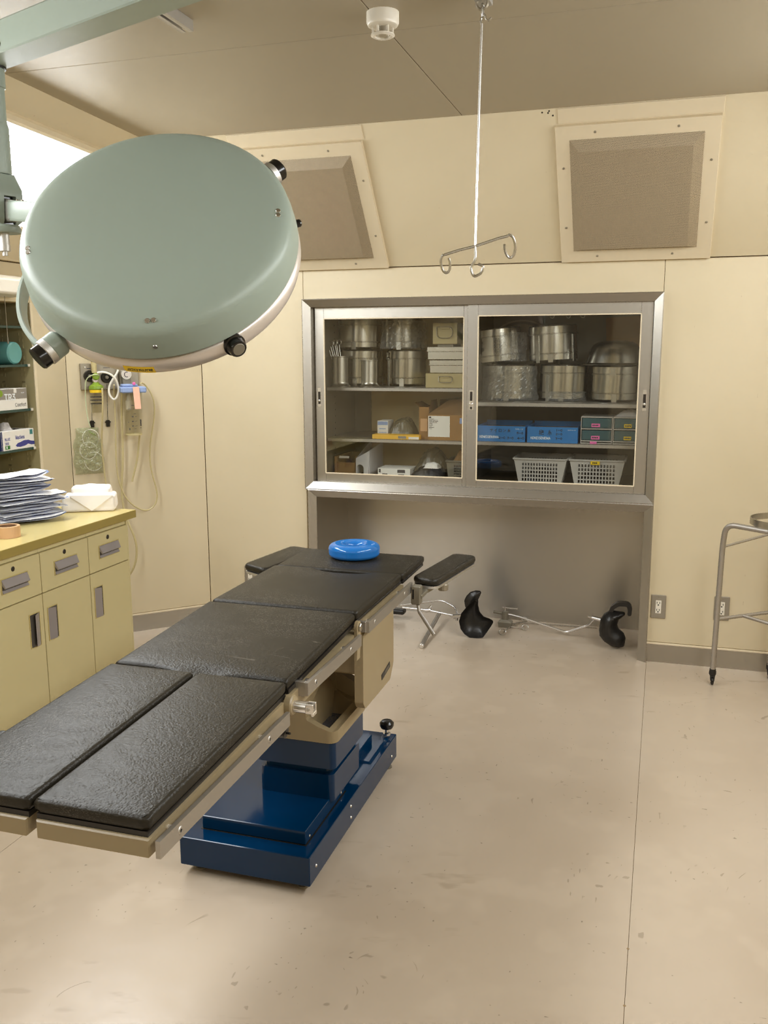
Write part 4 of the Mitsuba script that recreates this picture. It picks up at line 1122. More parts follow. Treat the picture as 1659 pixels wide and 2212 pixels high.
k = crumple(16, 10, .13, .12, .03, 41, (-.165, 4.95, 1.229), 'grey_paper', 'paper_pile', 'loose grey papers lying on the right teal drawer set', 'papers')

# ------------------------------------------------------------------ base cabinets and worktop along the left wall
CX = -2.316
def pull_h(d, y, z, w=.072, h=.027):
    """Recessed cup pull of a drawer: rim, flush plate with painted recess, slanted grey plate."""
    p = part(d, 'handle', hull([(CX + .001, y - w, z + h), (CX + .001, y + w, z + h), (CX + .003, y - w, z + h - .003), (CX + .003, y + w, z + h - .003), (CX + .016, y - w + .003, z - .004), (CX + .016, y + w - .003, z - .004), (CX + .012, y - w + .003, z - .008), (CX + .012, y + w - .003, z - .008), (CX + .0005, y - w, z + .008), (CX + .0005, y + w, z + .008)]), 'handle_grey', False, label='grey recessed pull')
    part(p, 'recess_shade', bx(CX + .0002, CX + .0016, y - w, y + w, z - h, z + h, 0), 'handle_shade', False)  # flush plate; the shade of an inset hollow is put into its colour
    part(p, 'lip', hull([(CX + .0016, y - w, z - h), (CX + .0016, y + w, z - h), (CX + .0016, y - w, z - h + .012), (CX + .0016, y + w, z - h + .012), (CX + .008, y - w, z - h + .002), (CX + .008, y + w, z - h + .002)]), 'handle_grey', False)
    e = .0035
    part(p, 'rim', cat(bx(CX, CX + .003, y - w - e, y + w + e, z + h, z + h + e, .0006), bx(CX, CX + .003, y - w - e, y + w + e, z - h - e, z - h, .0006), bx(CX, CX + .003, y - w - e, y - w, z - h, z + h, .0006), bx(CX, CX + .003, y + w, y + w + e, z - h, z + h, .0006)), 'counter_top', False)
def pull_v(d, y, z, side, w=.028, h=.066):
    """Recessed pull of a door; side +1: slanted plate towards +y."""
    a, b = (y + w, y - .004) if side > 0 else (y - w, y + .004)
    p = part(d, 'handle', hull([(CX + .001, a, z - h), (CX + .001, a, z + h), (CX + .003, a - side * .003, z - h), (CX + .003, a - side * .003, z + h), (CX + .016, b, z - h + .003), (CX + .016, b, z + h - .003), (CX + .012, b - side * .004, z - h + .003), (CX + .012, b - side * .004, z + h - .003)]), 'handle_grey', False, label='grey recessed pull')
    part(p, 'recess_shade', bx(CX + .0002, CX + .0016, y - w, y + w, z - h, z + h, 0), 'handle_shade', False)  # flat plate coloured as dark as the shade within the pull
    e = .0035
    part(p, 'rim', cat(bx(CX, CX + .003, y - w - e, y + w + e, z + h, z + h + e, .0006), bx(CX, CX + .003, y - w - e, y + w + e, z - h - e, z - h, .0006), bx(CX, CX + .003, y - w - e, y - w, z - h, z + h, .0006), bx(CX, CX + .003, y + w, y + w + e, z - h, z + h, .0006)), 'counter_top', False)
cab = [(2.298, 2.604, 'cream base cabinet nearest the viewer, at the left edge', 1), (2.604, 2.910, 'cream base cabinet with its door pull at the right, third from the chamfer wall', 1),
       (2.910, 3.2235, 'cream base cabinet between two others, under the stack of pouches', -1), (3.2235, 3.519, 'cream base cabinet at the far end, next to the chamfer wall', -1)]
for y0, y1, lab, side in cab:
    k = thing('base_cabinet', lab, 'cabinet', 'cream base cabinets along the left wall')
    part(k, 'body', cat(bx(-2.99, CX - .0195, y0 + .0005, y1 - .0005, .07, .819, .001), bx(-2.99, CX - .06, y0 + .0005, y1 - .0005, 0, .07, 0)), 'cabinet_cream', False)
    if y0 > 2.3:
        part(k, 'top_rail', bx(CX - .0195, CX - .008, y0 + .0005, y1 - .0005, .7985, .819, .001), 'cabinet_cream', False)
    dr_ = part(k, 'drawer', bx(CX - .019, CX, y0 + .002, y1 - .002, .6345, .7955, .0015), 'cabinet_cream', False)
    dd = part(k, 'door', bx(CX - .019, CX, y0 + .002, y1 - .002, .078, .630, .0015), 'cabinet_cream', False)
    ym2 = (y0 + y1) / 2
    pull_h(dr_, ym2, .715)
    part(dr_, 'lock', lathe([(0, .002), (.008, .002), (.010, .0005), (.010, 0)], 18, (CX, ym2 - .004, .770), (1, 0, 0)), 'lock_dark')
    yy = y1 - .058 if side > 0 else y0 + .052
    pull_v(dd, yy, .4995, side)
part('base_cabinet_003', 'end_panel', bx(-2.99, CX - .002, 3.5195, 3.531, 0, .819, .001), 'cabinet_cream', False)
k = thing('worktop', 'olive yellow worktop with a darker front edge, on the cream base cabinets', 'worktop')
part(k, 'board', bx(-3.0, -2.3015, 2.2, 3.574, .8225, .858, .001), 'counter_top', False)
part(k, 'edge_band', cat(bx(-2.3012, -2.2995, 2.2, 3.575, .8225, .8565, .0005)), 'counter_edge', False, label='darker olive edge band')

# built-in shelves in the left wall
k = thing('built_in_shelves', 'olive built-in shelf niche with glass shelves, above the worktop', 'shelves')
part(k, 'end_panel', bx(-3.33, XL - .001, 3.8535, 3.866, .858, 1.811, .001), 'shelf_olive', False)
part(k, 'back_panel', bx(-3.342, -3.33, 2.3, 3.866, .84, 1.83, .0), 'shelf_olive', False)
part(k, 'back_seam', bx(-3.3298, -3.328, 3.62, 3.626, .86, 1.81, 0), 'counter_edge', False)
part(k, 'near_panel', bx(-3.33, XL - .001, 2.3, 2.312, .84, 1.811, .001), 'shelf_olive', False)
part(k, 'top_panel', bx(-3.33, XL - .001, 2.3, 3.866, 1.8115, 1.823, .001), 'shelf_olive', False)
part(k, 'bottom_panel', bx(-3.33, XL + .03, 2.3, 3.866, .835, .8575, .001), 'counter_top', False)
part(k, 'edge_trim', bx(XL - .004, XL + .003, 3.851, 3.868, .858, 1.812, .001), 'cream_edge', False)
for z in (1.700, 1.513, 1.294, 1.099):
    s = part(k, 'glass_shelf', bx(-3.31, -3.043, 2.32, 3.848, z - .012, z, .001), 'glass_green', False, label='glass shelf with a dark green edge')
    part(s, 'clip', bx(-3.046, -3.038, 3.838, 3.852, z - .012, z + .001, .001), 'white_plastic', False)
for cx0 in (-3.085, -3.205):
    z = .88
    j = 0
    while z < 1.80:
        if j % 5 == 4:
            part(k, 'slot', bx(cx0 - .009, cx0 + .009, 3.8505, 3.8536, z, z + .008, .0006), 'shelf_slot', False)
        else:
            part(k, 'slot', prism(sg.box(cx0 - .012, z, cx0 + .012, z + .019).difference(sg.box(cx0 - .008, z + .004, cx0 + .008, z + .022)).buffer(0), 3.8512, 3.8536, 'y'), 'shelf_olive', False)
        z += .0285
        j += 1
k = thing('tube_light', 'white fluorescent tube light over the built-in shelves, behind the lamp yoke', 'tube light')
part(k, 'cover', prism(roundpoly([(-3.015, 1.828), (-2.90, 1.838), (-2.905, 1.905), (-2.94, 1.925), (-3.015, 1.925)], .014), 2.3, 3.705, 'y'), 'white_plastic', 40)
part(k, 'end_cap', prism(roundpoly([(-3.015, 1.834), (-2.906, 1.842), (-2.911, 1.902), (-2.945, 1.92), (-3.015, 1.92)], .014), 3.7055, 3.715, 'y'), 'white_plastic', 40)
part(k, 'pull_chain', tube([(-2.975, 3.625, 1.834), (-2.975, 3.625, 1.64)], .0016, 6), 'steel_dull')
part(k, 'chain_grip', lathe([(0, -.018), (.004, -.016), (.003, .012), (0, .014)], 10, (-2.975, 3.625, 1.63)), 'zinc_grey')
k = thing('paper_roll', 'teal roll lying on the second glass shelf from the top', 'roll', None, mv(lathe([(0, 0), (.048, 0), (.054, .006), (.055, .014), (.055, .20), (.05, .206), (0, .206)], 40), frame4((-3.052, 3.765, 1.5685), (0, 1, 0), (0, 0, 1), (-1, 0, 0)) @ np.diag([1, 1, 1, 1])), 'teal_paper')
def facing_x(x, y, z):      # plane facing +x, reading along +y
    return frame4((x, y, z), (0, 1, 0), (0, 0, 1), (1, 0, 0))
k = thing('glove_box', 'grey and white glove box on the third glass shelf, below the teal roll', 'box')
bz0 = 1.2945
part(k, 'carton', bx(-3.16, -3.045, 3.56, 3.818, bz0, bz0 + .103, .001), 'card_white', False)
part(k, 'grey_band', bx(-3.0449, -3.0442, 3.561, 3.817, bz0 + .052, bz0 + .102, 0), 'card_grey', False)
part(k, 'white_tab', bx(-3.0441, -3.0436, 3.722, 3.742, bz0 + .082, bz0 + .102, 0), 'card_white', False)
part(k, 'print', text('TR3', .030, facing_x(-3.0441, 3.651, bz0 + .048), .0005, True, .078), 'print_white', False)
part(k, 'small_print', text('for all', .006, facing_x(-3.0441, 3.775, bz0 + .078), .0005), 'print_white', False)
part(k, 'dark_print', text('Comfort', .018, facing_x(-3.0449, 3.727, bz0 + .014), .0006, False, .080), 'print_dark', False)
part(k, 'green_dot', lathe([(0, .0006), (.016, .0005), (.016, 0)], 24, (-3.0441, 3.628, bz0 + .082), (1, 0, 0)), 'lime', False)
k = thing('glove_box', 'white box of blue gloves with a blue hand print, on the lowest glass shelf', 'box')
bz0, by0, by1 = 1.0995, 3.612, 3.850
part(k, 'carton', bx(-3.16, -3.045, by0, by1, bz0, bz0 + .094, .001), 'card_white', False)
part(k, 'navy_end', bx(-3.158, -3.047, by0 - .0008, by0 - .0001, bz0 + .001, bz0 + .093, 0), 'card_navy', False)
part(k, 'navy_strip', bx(-3.0449, -3.0443, by0, by0 + .006, bz0, bz0 + .094, 0), 'card_navy', False)
wv = [(by0 + .098, bz0 + .020), (by0 + .112, bz0 + .030), (by0 + .135, bz0 + .034), (by0 + .16, bz0 + .040), (by0 + .19, bz0 + .040), (by0 + .215, bz0 + .033), (by1 - .001, bz0 + .030), (by1 - .001, bz0 + .014), (by0 + .215, bz0 + .014), (by0 + .19, bz0 + .021), (by0 + .165, bz0 + .013), (by0 + .13, bz0 + .010), (by0 + .105, bz0 + .013)]
part(k, 'hand_print', mv(prism(sg.Polygon(wv).buffer(.004).buffer(-.004), 0, .0006), frame4((-3.0449, 0, 0), (0, 1, 0), (0, 0, 1), (1, 0, 0))), 'print_navy', False)
part(k, 'print', cat(text('MaxSens', .017, facing_x(-3.0449, by0 + .098, bz0 + .050), .0006, True, .066), text('BLUE', .013, facing_x(-3.0449, by0 + .022, bz0 + .048), .0006, True, .036), text('200', .012, facing_x(-3.0449, by0 + .022, bz0 + .028), .0006, True, .026)), 'print_navy', False)
part(k, 'green_mark', bx(-3.0449, -3.0444, by0 + .022, by0 + .056, bz0 + .006, bz0 + .024, 0), 'print_green', False)
part(k, 'green_mark', bx(-3.0443, -3.044, by0 + .029, by0 + .037, bz0 + .009, bz0 + .021, 0), 'print_white', False)
part(k, 'teal_mark', bx(-3.0449, -3.0444, by1 - .031, by1 - .010, bz0 + .066, bz0 + .090, 0), 'print_teal', False)
part(k, 'opening', bx(-3.125, -3.085, by0 + .04, by1 - .05, bz0 + .0941, bz0 + .0946, 0), 'black_matte', False)
v = crumple(16, 9, .05, .07, .035, 51, (-3.10, 3.70, bz0 + .0948), 'grey_paper', 'paper_tissue', 'grey tissue sticking out of the blue glove box', 'tissue')
k = thing('paper_sheet', 'white paper sheet standing behind the pouches in the shelf niche', 'paper', None, bx(-3.12, -3.117, 3.40, 3.665, .8585, 1.062, 0), 'grey_paper', False)

# sterile pouches: each pouch a puffed envelope
pe = np.array([.53, .848, 0]); pn_ = np.array([-.848, .53, 0])
def pouch(c, L, W, th, az, tip, roll, seed, label):
    nu, nv = 15, 8
    key = number('sterile_pouch')
    labels[key] = {'label': label, 'category': 'pouch', 'group': 'stack of sterile pouches on the worktop'}
    M = tr(*c) @ rot((0, 0, 1), az) @ rot((0, 1, 0), tip) @ rot((1, 0, 0), roll) @ frame4((0, 0, 0), pe, pn_, (0, 0, 1))
    for nm, sgn, m in (('paper_side', 1, 'white_paper'), ('film_side', -1, 'blue_film')):
        v = []
        for j in range(nv):
            for i in range(nu):
                u, s = i / (nu - 1), j / (nv - 1)
                e = (1 - abs(2 * u - 1) ** 3) * (1 - (2 * s - 1) ** 4)
                w = meshkit.fbm(np.array([u * 4, s * 3, seed * 3.7]), 3, seed) - .5
                bend = (.004, .022, .010, -.004, .014)[seed % 5] * (max(u - .70, 0) / .30) ** 2 + .009 * w
                v.append(((u - .5) * L + .006 * w, (s - .5) * W, sgn * th * .5 * e + bend))
        f = []
        for j in range(nv - 1):
            for i in range(nu - 1):
                a = j * nu + i
                f += [(a, a + 1, a + nu + 1), (a, a + nu + 1, a + nu)] if sgn > 0 else [(a, a + nu + 1, a + 1), (a, a + nu, a + nu + 1)]
        part(key, nm, mv(trimesh.Trimesh(np.array(v), f, process=False), M), m, True)
prng = np.random.default_rng(5)
base = (np.array([-2.563, 3.072, 0]) + np.array([-2.448, 3.254, 0])) / 2 + pn_ * .075 - pe * .02
words = ['lowest', 'second from the bottom', 'third from the bottom', 'fourth from the bottom', 'fifth from the bottom', 'sixth from the bottom', 'seventh from the bottom', 'eighth from the bottom', 'ninth from the bottom',
         'eighth from the top', 'seventh from the top', 'sixth from the top', 'fifth from the top', 'fourth from the top', 'third from the top', 'second from the top', 'topmost']
for i, w in enumerate(words):
    up = i >= 10
    z = .858 + .011 + i * .0122
    off = pe * (prng.uniform(-.012, .012) - (.045 if up else 0)) + pn_ * (prng.uniform(-.006, .006) + (.01 if up else 0))
    c = base + off + np.array([0, 0, z])
    pouch(c, .275 + prng.uniform(-.03, .03), .135 + prng.uniform(-.012, .012), .0085, prng.uniform(-9, 9) + (5 if up else 0), prng.uniform(-1.5, 1.0), prng.uniform(-2, 2), i + 1, f'white paper and blue film pouch, {w} of the stack')
# wrapped towel parcel
k = thing('wrapped_parcel', 'white cloth wrapped parcel at the far end of the worktop', 'parcel')
pd = np.array([.883, .469, 0]); pq = np.array([-.469, .883, 0])
PM = frame4((-2.568, 3.404, .8585), pd, pq, (0, 0, 1))
b = rbox(-.004, .228, .0, .15, 0.0, .072, .014, 2)
b = trimesh.Trimesh(*trimesh.remesh.subdivide_to_size(b.vertices, b.faces, .02))
vv = b.vertices.copy()
nn = np.stack([meshkit.fbm(vv * 16 + q, 3, 3) for q in (0, 40, 80)], 1) - .5
b.vertices = vv + nn * np.array([.010, .012, .016]) * np.clip(vv[:, 2:] / .02, 0, 1)
part(k, 'lower_wrap', mv(b, PM), 'white_cloth', 40)
b = rbox(.035, .205, .03, .15, .060, .108, .012, 2)
b = trimesh.Trimesh(*trimesh.remesh.subdivide_to_size(b.vertices, b.faces, .02))
vv = b.vertices.copy()
nn = np.stack([meshkit.fbm(vv * 18 + q, 3, 9) for q in (0, 40, 80)], 1) - .5
b.vertices = vv + nn * np.array([.012, .012, .020])
part(k, 'upper_fold', mv(b, PM), 'white_cloth', 40)
part(k, 'flap', mv(hull([(.03, -.006, .078), (.222, -.006, .074), (.128, -.011, .006), (.03, -.002, .080), (.222, -.002, .076), (.128, -.006, .008), (.05, .03, .086), (.215, .03, .083)]), PM), 'white_cloth', False)
k = thing('tape_roll', 'tan adhesive tape roll standing on the worktop at the left edge', 'tape roll')
part(k, 'tape', lathe([(.036, 0), (.0455, 0), (.0465, .001), (.0465, .044), (.0455, .045), (.036, .045), (.036, 0)], 48, (-2.445, 2.895, .8582)), 'tape_tan', 30)
part(k, 'core', lathe([(.033, .0005), (.0359, .0005), (.0359, .0435), (.033, .0435), (.033, .0005)], 48, (-2.445, 2.895, .8582)), 'tape_core', 30)

# ------------------------------------------------------------------ medical gas outlets on the chamfer wall
cd = np.array([.70711, .70711, 0]); cn = np.array([.70711, -.70711, 0])
def cw(s, z, h=0.0):
    return np.array([XL, 4.108, 0]) + cd * s + cn * h + np.array([0, 0, z])
CM = frame4(cw(0, 0), cd, (0, 0, 1), cn)
def cbx(s0, s1, z0, z1, h0, h1, c=.001):
    return mv(bx(s0, s1, z0, z1, h0, h1, c), CM)
k = thing('gas_outlet_panel', 'grey metal gas outlet panel on the chamfer wall, under the lamp head', 'outlet panel')
part(k, 'plate', cat(cbx(.066, .262, 1.372, 1.512, 0, .020, .003), cbx(.268, .372, 1.372, 1.512, 0, .020, .003)), 'steel_dull', False)
for s, z in ((.112, 1.446), (.200, 1.438)):
    q = part(k, 'outlet', lathe([(0, .012), (.014, .012), (.016, .016), (.027, .016), (.030, .010), (.030, 0)][::1], 30, cw(s, z, .020), cn), 'black_plastic')
    part(q, 'bore', lathe([(0, .020), (.008, .020), (.010, .0121), (0, .0121)][::-1], 20, cw(s, z, .020), cn), 'zinc_grey')
part(k, 'screw', lathe([(0, .002), (.005, .002), (.007, 0)], 10, cw(.092, 1.492, .020), cn), 'steel_bright')
part(k, 'print', cat(cbx(.10, .12, 1.483, 1.487, .0201, .0206, 0), cbx(.185, .22, 1.487, 1.490, .0201, .0206, 0), cbx(.30, .33, 1.487, 1.490, .0201, .0206, 0)), 'print_dark', False)
k = thing('oxygen_flowmeter', 'oxygen flowmeter with a lime green cap and clear bottle on the left gas outlet', 'flowmeter')
part(k, 'tube', mv(lathe([(0, 0), (.013, 0), (.014, .01), (.014, .085), (.010, .09), (0, .09)], 24), frame4(cw(.133, 1.462, .05), cd, cn, (0, 0, 1))), 'tube_clear')
part(k, 'stem', lathe([(0, 0), (.012, 0), (.012, .05), (0, .05)][::-1], 20, cw(.133, 1.425, 0.02), cn), 'lamp_silver')
part(k, 'knob', lathe([(0, .02), (.014, .018), (.018, .014), (.018, 0), (0, 0)][::-1], 24, cw(.136, 1.444, .064), cn), 'lime')
part(k, 'cap', lathe([(0, 1.415), (.014, 1.414), (.020, 1.404), (.036, 1.394), (.038, 1.380), (.036, 1.376), (0, 1.376)][::-1], 28, cw(.137, 0, .058)), 'lime')
part(k, 'yellow_label', lathe([(.0335, 1.360), (.0345, 1.360), (.0345, 1.375), (.0335, 1.375)], 28, cw(.137, 0, .058)), 'yellow', label='yellow label band')
part(k, 'bottle', lathe([(0, 1.255), (.028, 1.255), (.031, 1.262), (.033, 1.36), (.033, 1.3755)], 28, cw(.137, 0, .058)), 'clear_bottle')
part(k, 'level_line', cat([lathe([(.0335, z), (.0339, z), (.0339, z + .003), (.0335, z + .003)], 28, cw(.137, 0, .058)) for z in (1.335, 1.318, 1.300)]), 'print_dark')
k = thing('suction_bottle', 'clear suction bottle with pale blue lid and a peach tag, right on the outlet panel', 'suction bottle')
part(k, 'lid', cat(cbx(.252, .385, 1.356, 1.388, .03, .135, .006), cbx(.262, .345, 1.388, 1.402, .05, .115, .005)), 'pale_blue', False)
part(k, 'gauge', lathe([(0, .024), (.020, .024), (.022, .022), (.026, .022), (.027, .018), (.027, -.01), (0, -.01)][::1], 32, cw(.300, 1.452, .03), cn), 'lamp_silver')
part(k, 'gauge_ring', lathe([(.021, .0245), (.026, .0245), (.026, .0225), (.021, .0225)], 32, cw(.300, 1.452, .03), cn), 'white_plastic')
part(k, 'gauge_needle', tube([cw(.300 + .012 * math.cos(a), 1.452 + .013 * math.sin(a), .0555) for a in np.radians(np.linspace(60, 300, 14))], .0018, 5), 'print_dark')
part(k, 'bracket', cbx(.278, .322, 1.395, 1.44, .015, .05, .003), 'zinc_grey', False)
part(k, 'jar', lathe([(0, 1.128), (.038, 1.128), (.043, 1.134), (.052, 1.34), (.054, 1.3555)], 36, cw(.316, 0, .083)), 'clear_bottle', label='clear jar with printed scale')
part(k, 'jar_base', lathe([(.036, 1.1275), (.0435, 1.1275), (.0445, 1.132), (.0435, 1.137), (.042, 1.134), (.036, 1.1275)], 36, cw(.316, 0, .083)), 'tube_clear')
part(k, 'float_valve', lathe([(0, 1.265), (.014, 1.262), (.018, 1.268), (.018, 1.310), (.012, 1.318), (.008, 1.352), (0, 1.352)], 20, cw(.298, 0, .083)), 'white_plastic')
def onjar(ds, z):
    r = .043 + (z - 1.134) / (1.34 - 1.134) * .009 + .0006
    a = ds / r
    return cw(.316, z, .083) + cd * r * math.sin(a) + cn * r * math.cos(a), cd * math.sin(a) + cn * math.cos(a), cd * math.cos(a) - cn * math.sin(a)
mk = []
for ds, z, w, h in ((.0, 1.245, .012, .002), (-.012, 1.230, .010, .005), (.006, 1.230, .010, .002), (-.012, 1.205, .010, .005), (.006, 1.205, .012, .002), (-.012, 1.18, .009, .004), (.006, 1.18, .012, .002), (.036, 1.195, .010, .035), (.036, 1.168, .009, .004), (-.03, 1.163, .006, .009), (.0, 1.165, .012, .002), (-.036, 1.20, .006, .003), (-.01, 1.29, .016, .003), (.03, 1.30, .010, .004), (.0, 1.272, .05, .0015), (-.03, 1.272, .012, .0018)):
    p, o, s = onjar(ds, z)
    mk.append(mv(bx(-w / 2, w / 2, -h / 2, h / 2, 0, .0004, 0), frame4(p, s, (0, 0, 1), o)))
part(k, 'scale_print', cat(mk), 'print_dark', False)
part(k, 'tag', mv(bx(-.017, .017, -.118, 0, 0, .002, .0005), frame4(cw(.326, 1.388, .142), cd * .998, np.array([0, 0, 1]) * .996 - cd * .05, cn)), 'peach', False, label='peach paper tag')
part(k, 'tag_clip', lathe([(0, .006), (.007, .005), (.009, 0)], 18, cw(.322, 1.405, .120), cn), 'pink')
def hose(name, pts, r, label, m='tube_clear', h=.035, cat_='hose', group='hoses on the chamfer wall'):
    P = [cw(*p) if len(p) == 3 else cw(p[0], p[1], h) for p in pts]
    from scipy.interpolate import splprep, splev
    tck, u = splprep(np.array(P).T, s=0, k=3)
    q = np.array(splev(np.linspace(0, 1, 70), tck)).T
    return thing(name, label, cat_, group, tube(q, r, 10), m)
hose('hose', [(.222, 1.40, .10), (.232, 1.30), (.231, 1.20), (.224, 1.013), (.235, .862), (.275, .765), (.33, .715), (.379, .700), (.425, .733), (.437, .79), (.420, .88), (.408, .96), (.413, 1.066), (.444, 1.24), (.432, 1.345), (.402, 1.392), (.365, 1.402, .08)], .0042, 'thin yellowish hose that loops down low and back up to the suction bottle lid')
hose('hose', [(.262, 1.36, .09), (.266, 1.20), (.258, .98), (.252, .71), (.275, .62, .05), (.296, .55, .06), (.302, .475, .06), (.285, .39, .05), (.262, .345)], .0062, 'thick straight yellowish hose hanging behind the end of the worktop')
hose('hose', [(.352, 1.136, .07), (.350, 1.07), (.339, 1.0), (.318, .92), (.303, .867)], .0052, 'short hose hanging from the bottom of the suction jar')
hose('hose', [(.159, 1.385, .10), (.156, 1.28, .10), (.150, 1.08, .05), (.155, .97), (.162, .86), (.166, .70)], .0046, 'yellowish hose hanging straight down from the flowmeter')
hose('oxygen_tube', [(.150, 1.452, .085), (.115, 1.452, .085), (.092, 1.435, .07), (.083, 1.39, .05), (.083, 1.306), (.089, 1.22), (.10, 1.175, .03)], .0028, 'thin pale tube from the flowmeter to the oxygen mask bag', 'green_tube' if 'green_tube' in scene else 'tube_white')
hose('coiled_tube', [(.14, 1.463, .09), (.185, 1.464, .10), (.222, 1.44, .11), (.243, 1.39, .10), (.240, 1.345, .09), (.222, 1.322, .08), (.205, 1.340, .07), (.204, 1.385, .06), (.222, 1.42, .05), (.245, 1.45, .045), (.262, 1.49, .04)], .0058, 'white hose looped in front of the right gas outlet', 'tube_white')
for s, z0, lab in ((.117, 1.30, 'black clip on a cord above the oxygen mask bag'), (.200, 1.40, 'black clip on a cord between the flowmeter and the suction jar')):
    k = thing('cord_clip', lab, 'clip')
    part(k, 'cord', tube([cw(s, z0, .02), cw(s - .003, 1.205, .008)], .0013, 6), 'black_rubber')
    part(k, 'clip', cat(cbx(s - .013, s + .007, 1.172, 1.208, .002, .012, .002), cbx(s - .018, s + .012, 1.194, 1.201, .003, .010, .001)), 'black_plastic', False)
k = thing('oxygen_mask_bag', 'clear green tinted plastic bag holding an oxygen mask, hanging on the chamfer wall', 'mask bag')
nu, nv = 30, 44
for side in (0, 1):
    v = []
    for j in range(nv):
        for i in range(nu):
            u, w = i / (nu - 1), j / (nv - 1)
            e = (1 - (2 * u - 1) ** 4) * (1 - (2 * w - 1) ** 6)
            n1 = meshkit.fbm(np.array([u * 8, w * 12, 3 + side * 7]), 3, 3)
            wd = .72 + .28 * min(1, (1 - w) * 2.2) - .05 * math.sin(w * 17)
            v.append(cw(.085 + (u - .5) * .155 * wd, .922 + .25 * w, .012 + side * .034 * e + .045 * (n1 - .3) * e))
    f = []
    for j in range(nv - 1):
        for i in range(nu - 1):
            a = j * nu + i
            f += [(a, a + 1, a + nu + 1), (a, a + nu + 1, a + nu)]
    part(k, 'film', trimesh.Trimesh(np.array(v), f, process=False), 'green_film', False)
def ringc(cs, cz, ra, rb, h, a0=0):
    return [cw(cs + ra * math.cos(a), cz + rb * math.sin(a), h + .008 * math.sin(2 * a)) for a in np.linspace(0, 2 * math.pi, 36, endpoint=False)]
part(k, 'tube_coil', cat(tube(ringc(.098, 1.115, .042, .048, .030), .0026, 6, closed=True), tube(ringc(.082, 1.05, .044, .046, .034), .0026, 6, closed=True), tube(ringc(.108, .99, .048, .05, .028), .0026, 6, closed=True)), 'tube_white')
part(k, 'green_strap', tube([cw(.085, 1.165, .02), cw(.10, 1.145, .03), cw(.118, 1.135, .03), cw(.127, 1.128, .02)], .003, 6), 'lime_dark')

# ------------------------------------------------------------------ wall sockets
def socket(x, z, label, holes=True):
    k = thing('power_socket', label, 'socket', 'grey wall sockets')
    part(k, 'plate', bx(x - .036, x + .036, D - .007, D - .0005, z - .061, z + .061, .0025), 'socket_plate', False)
    part(k, 'insert', bx(x - .014, x + .014, D - .009, D - .0072, z - .034, z + .034, .001), 'white_plastic', False)
    if holes:
        hs = []
        for c in (.017, -.019):
            hs += [bx(x - .0085, x - .006, D - .0095, D - .0091, z + c - .001, z + c + .009, 0), bx(x + .004, x + .007, D - .0095, D - .0091, z + c - .001, z + c + .008, 0), lathe([(0, .0006), (.0032, .0005), (.0034, 0)], 12, (x - .0005, D - .0091, z + c - .007), (0, -1, 0))]
        part(k, 'slot', cat(hs), 'black_matte', False)
    part(k, 'screw', cat([lathe([(0, .001), (.003, .0008), (.0035, 0)], 10, (x, D - .0071, z + s * .050), (0, -1, 0)) for s in (-1, 1)]), 'steel_dull')
socket(.027, .293, 'grey double wall socket just right of the steel niche')
socket(.327, .308, 'grey wall socket behind the leg of the basin stand')
socket(-2.236, .290, 'grey wall socket half hidden under the left arm board')

# ------------------------------------------------------------------ operating table
k = thing('operating_table', 'black padded operating table with beige frame on a dark blue base', 'operating table')
# base
bs = part(k, 'base', cat(bx(-1.346, -.920, 2.234, 3.135, .030, .1225, .002)), 'base_blue', False, label='dark blue sheet metal base')
part(bs, 'caster_box', cat(bx(-1.28, -.985, 2.32, 3.06, .012, .0299, 0)), 'base_blue', False)
for x, y in ((-1.30, 2.28), (-.96, 2.28), (-1.30, 3.08), (-.945, 3.095)):
    part(bs, 'foot', lathe([(0, 0), (.018, 0), (.018, .006), (.008, .010), (.008, .0298), (0, .0298)], 18, (x, y, 0)), 'zinc_grey')
for y, z in ((2.60, .058), (2.60, .098), (2.285, .07), (3.07, .06)):
    part(bs, 'bolt', lathe([(0, .003), (.004, .003), (.006, 0)], 12, (-.9199, y, z), (1, 0, 0)), 'steel_bright')
part(k, 'base_cover', cat(bx(-1.300, -.957, 2.296, 2.645, .1235, .1665, .002)), 'base_blue', False)
part(k, 'base_cover', cat(bx(-1.275, -.985, 2.646, 3.03, .1235, .158, .002)), 'base_blue', False)
part(k, 'base_plate', hull([(-1.30, 2.86, .1235), (-.935, 2.86, .1235), (-.935, 3.10, .1235), (-1.30, 3.10, .1235), (-1.29, 2.87, .128), (-.945, 2.87, .128), (-.945, 3.09, .128), (-1.29, 3.09, .128)]), 'base_blue', False)
part(k, 'seam_gasket', bx(-1.304, -.953, 2.292, 2.65, .1226, .1234, 0), 'black_rubber', False)
part(k, 'cover_screw', cat([lathe([(0, .002), (.003, .002), (.005, 0)], 12, (-.9568, y, .135), (1, 0, 0)) for y in (2.33, 2.61)]), 'steel_bright')
kb = part(k, 'brake_knob', lathe([(0, .185), (.020, .184), (.027, .176), (.027, .166), (.022, .156), (.010, .152), (0, .152)][::-1], 24, (-.945, 3.09, .008)), 'black_plastic', label='black brake knob on a chrome stem')
part(kb, 'stem', lathe([(0, .128), (.014, .128), (.014, .135), (.007, .139), (.007, .1525), (0, .1525)], 20, (-.945, 3.09, .008)), 'chrome')
# column: two sleeves
def rcol(x0, x1, y0, y1, z0, z1, r=.02):
    return prism(sg.box(x0, y0, x1, y1).buffer(-r).buffer(r, quad_segs=6), z0, z1)
part(k, 'column', rcol(-1.198, -.944, 2.500, 2.775, .1585, .2495), 'base_blue', 20)
part(k, 'column_gap', rcol(-1.185, -.955, 2.512, 2.765, .2496, .2745), 'base_blue', 20)
part(k, 'column', rcol(-1.204, -.934, 2.490, 2.790, .2750, .372), 'base_blue', 20)
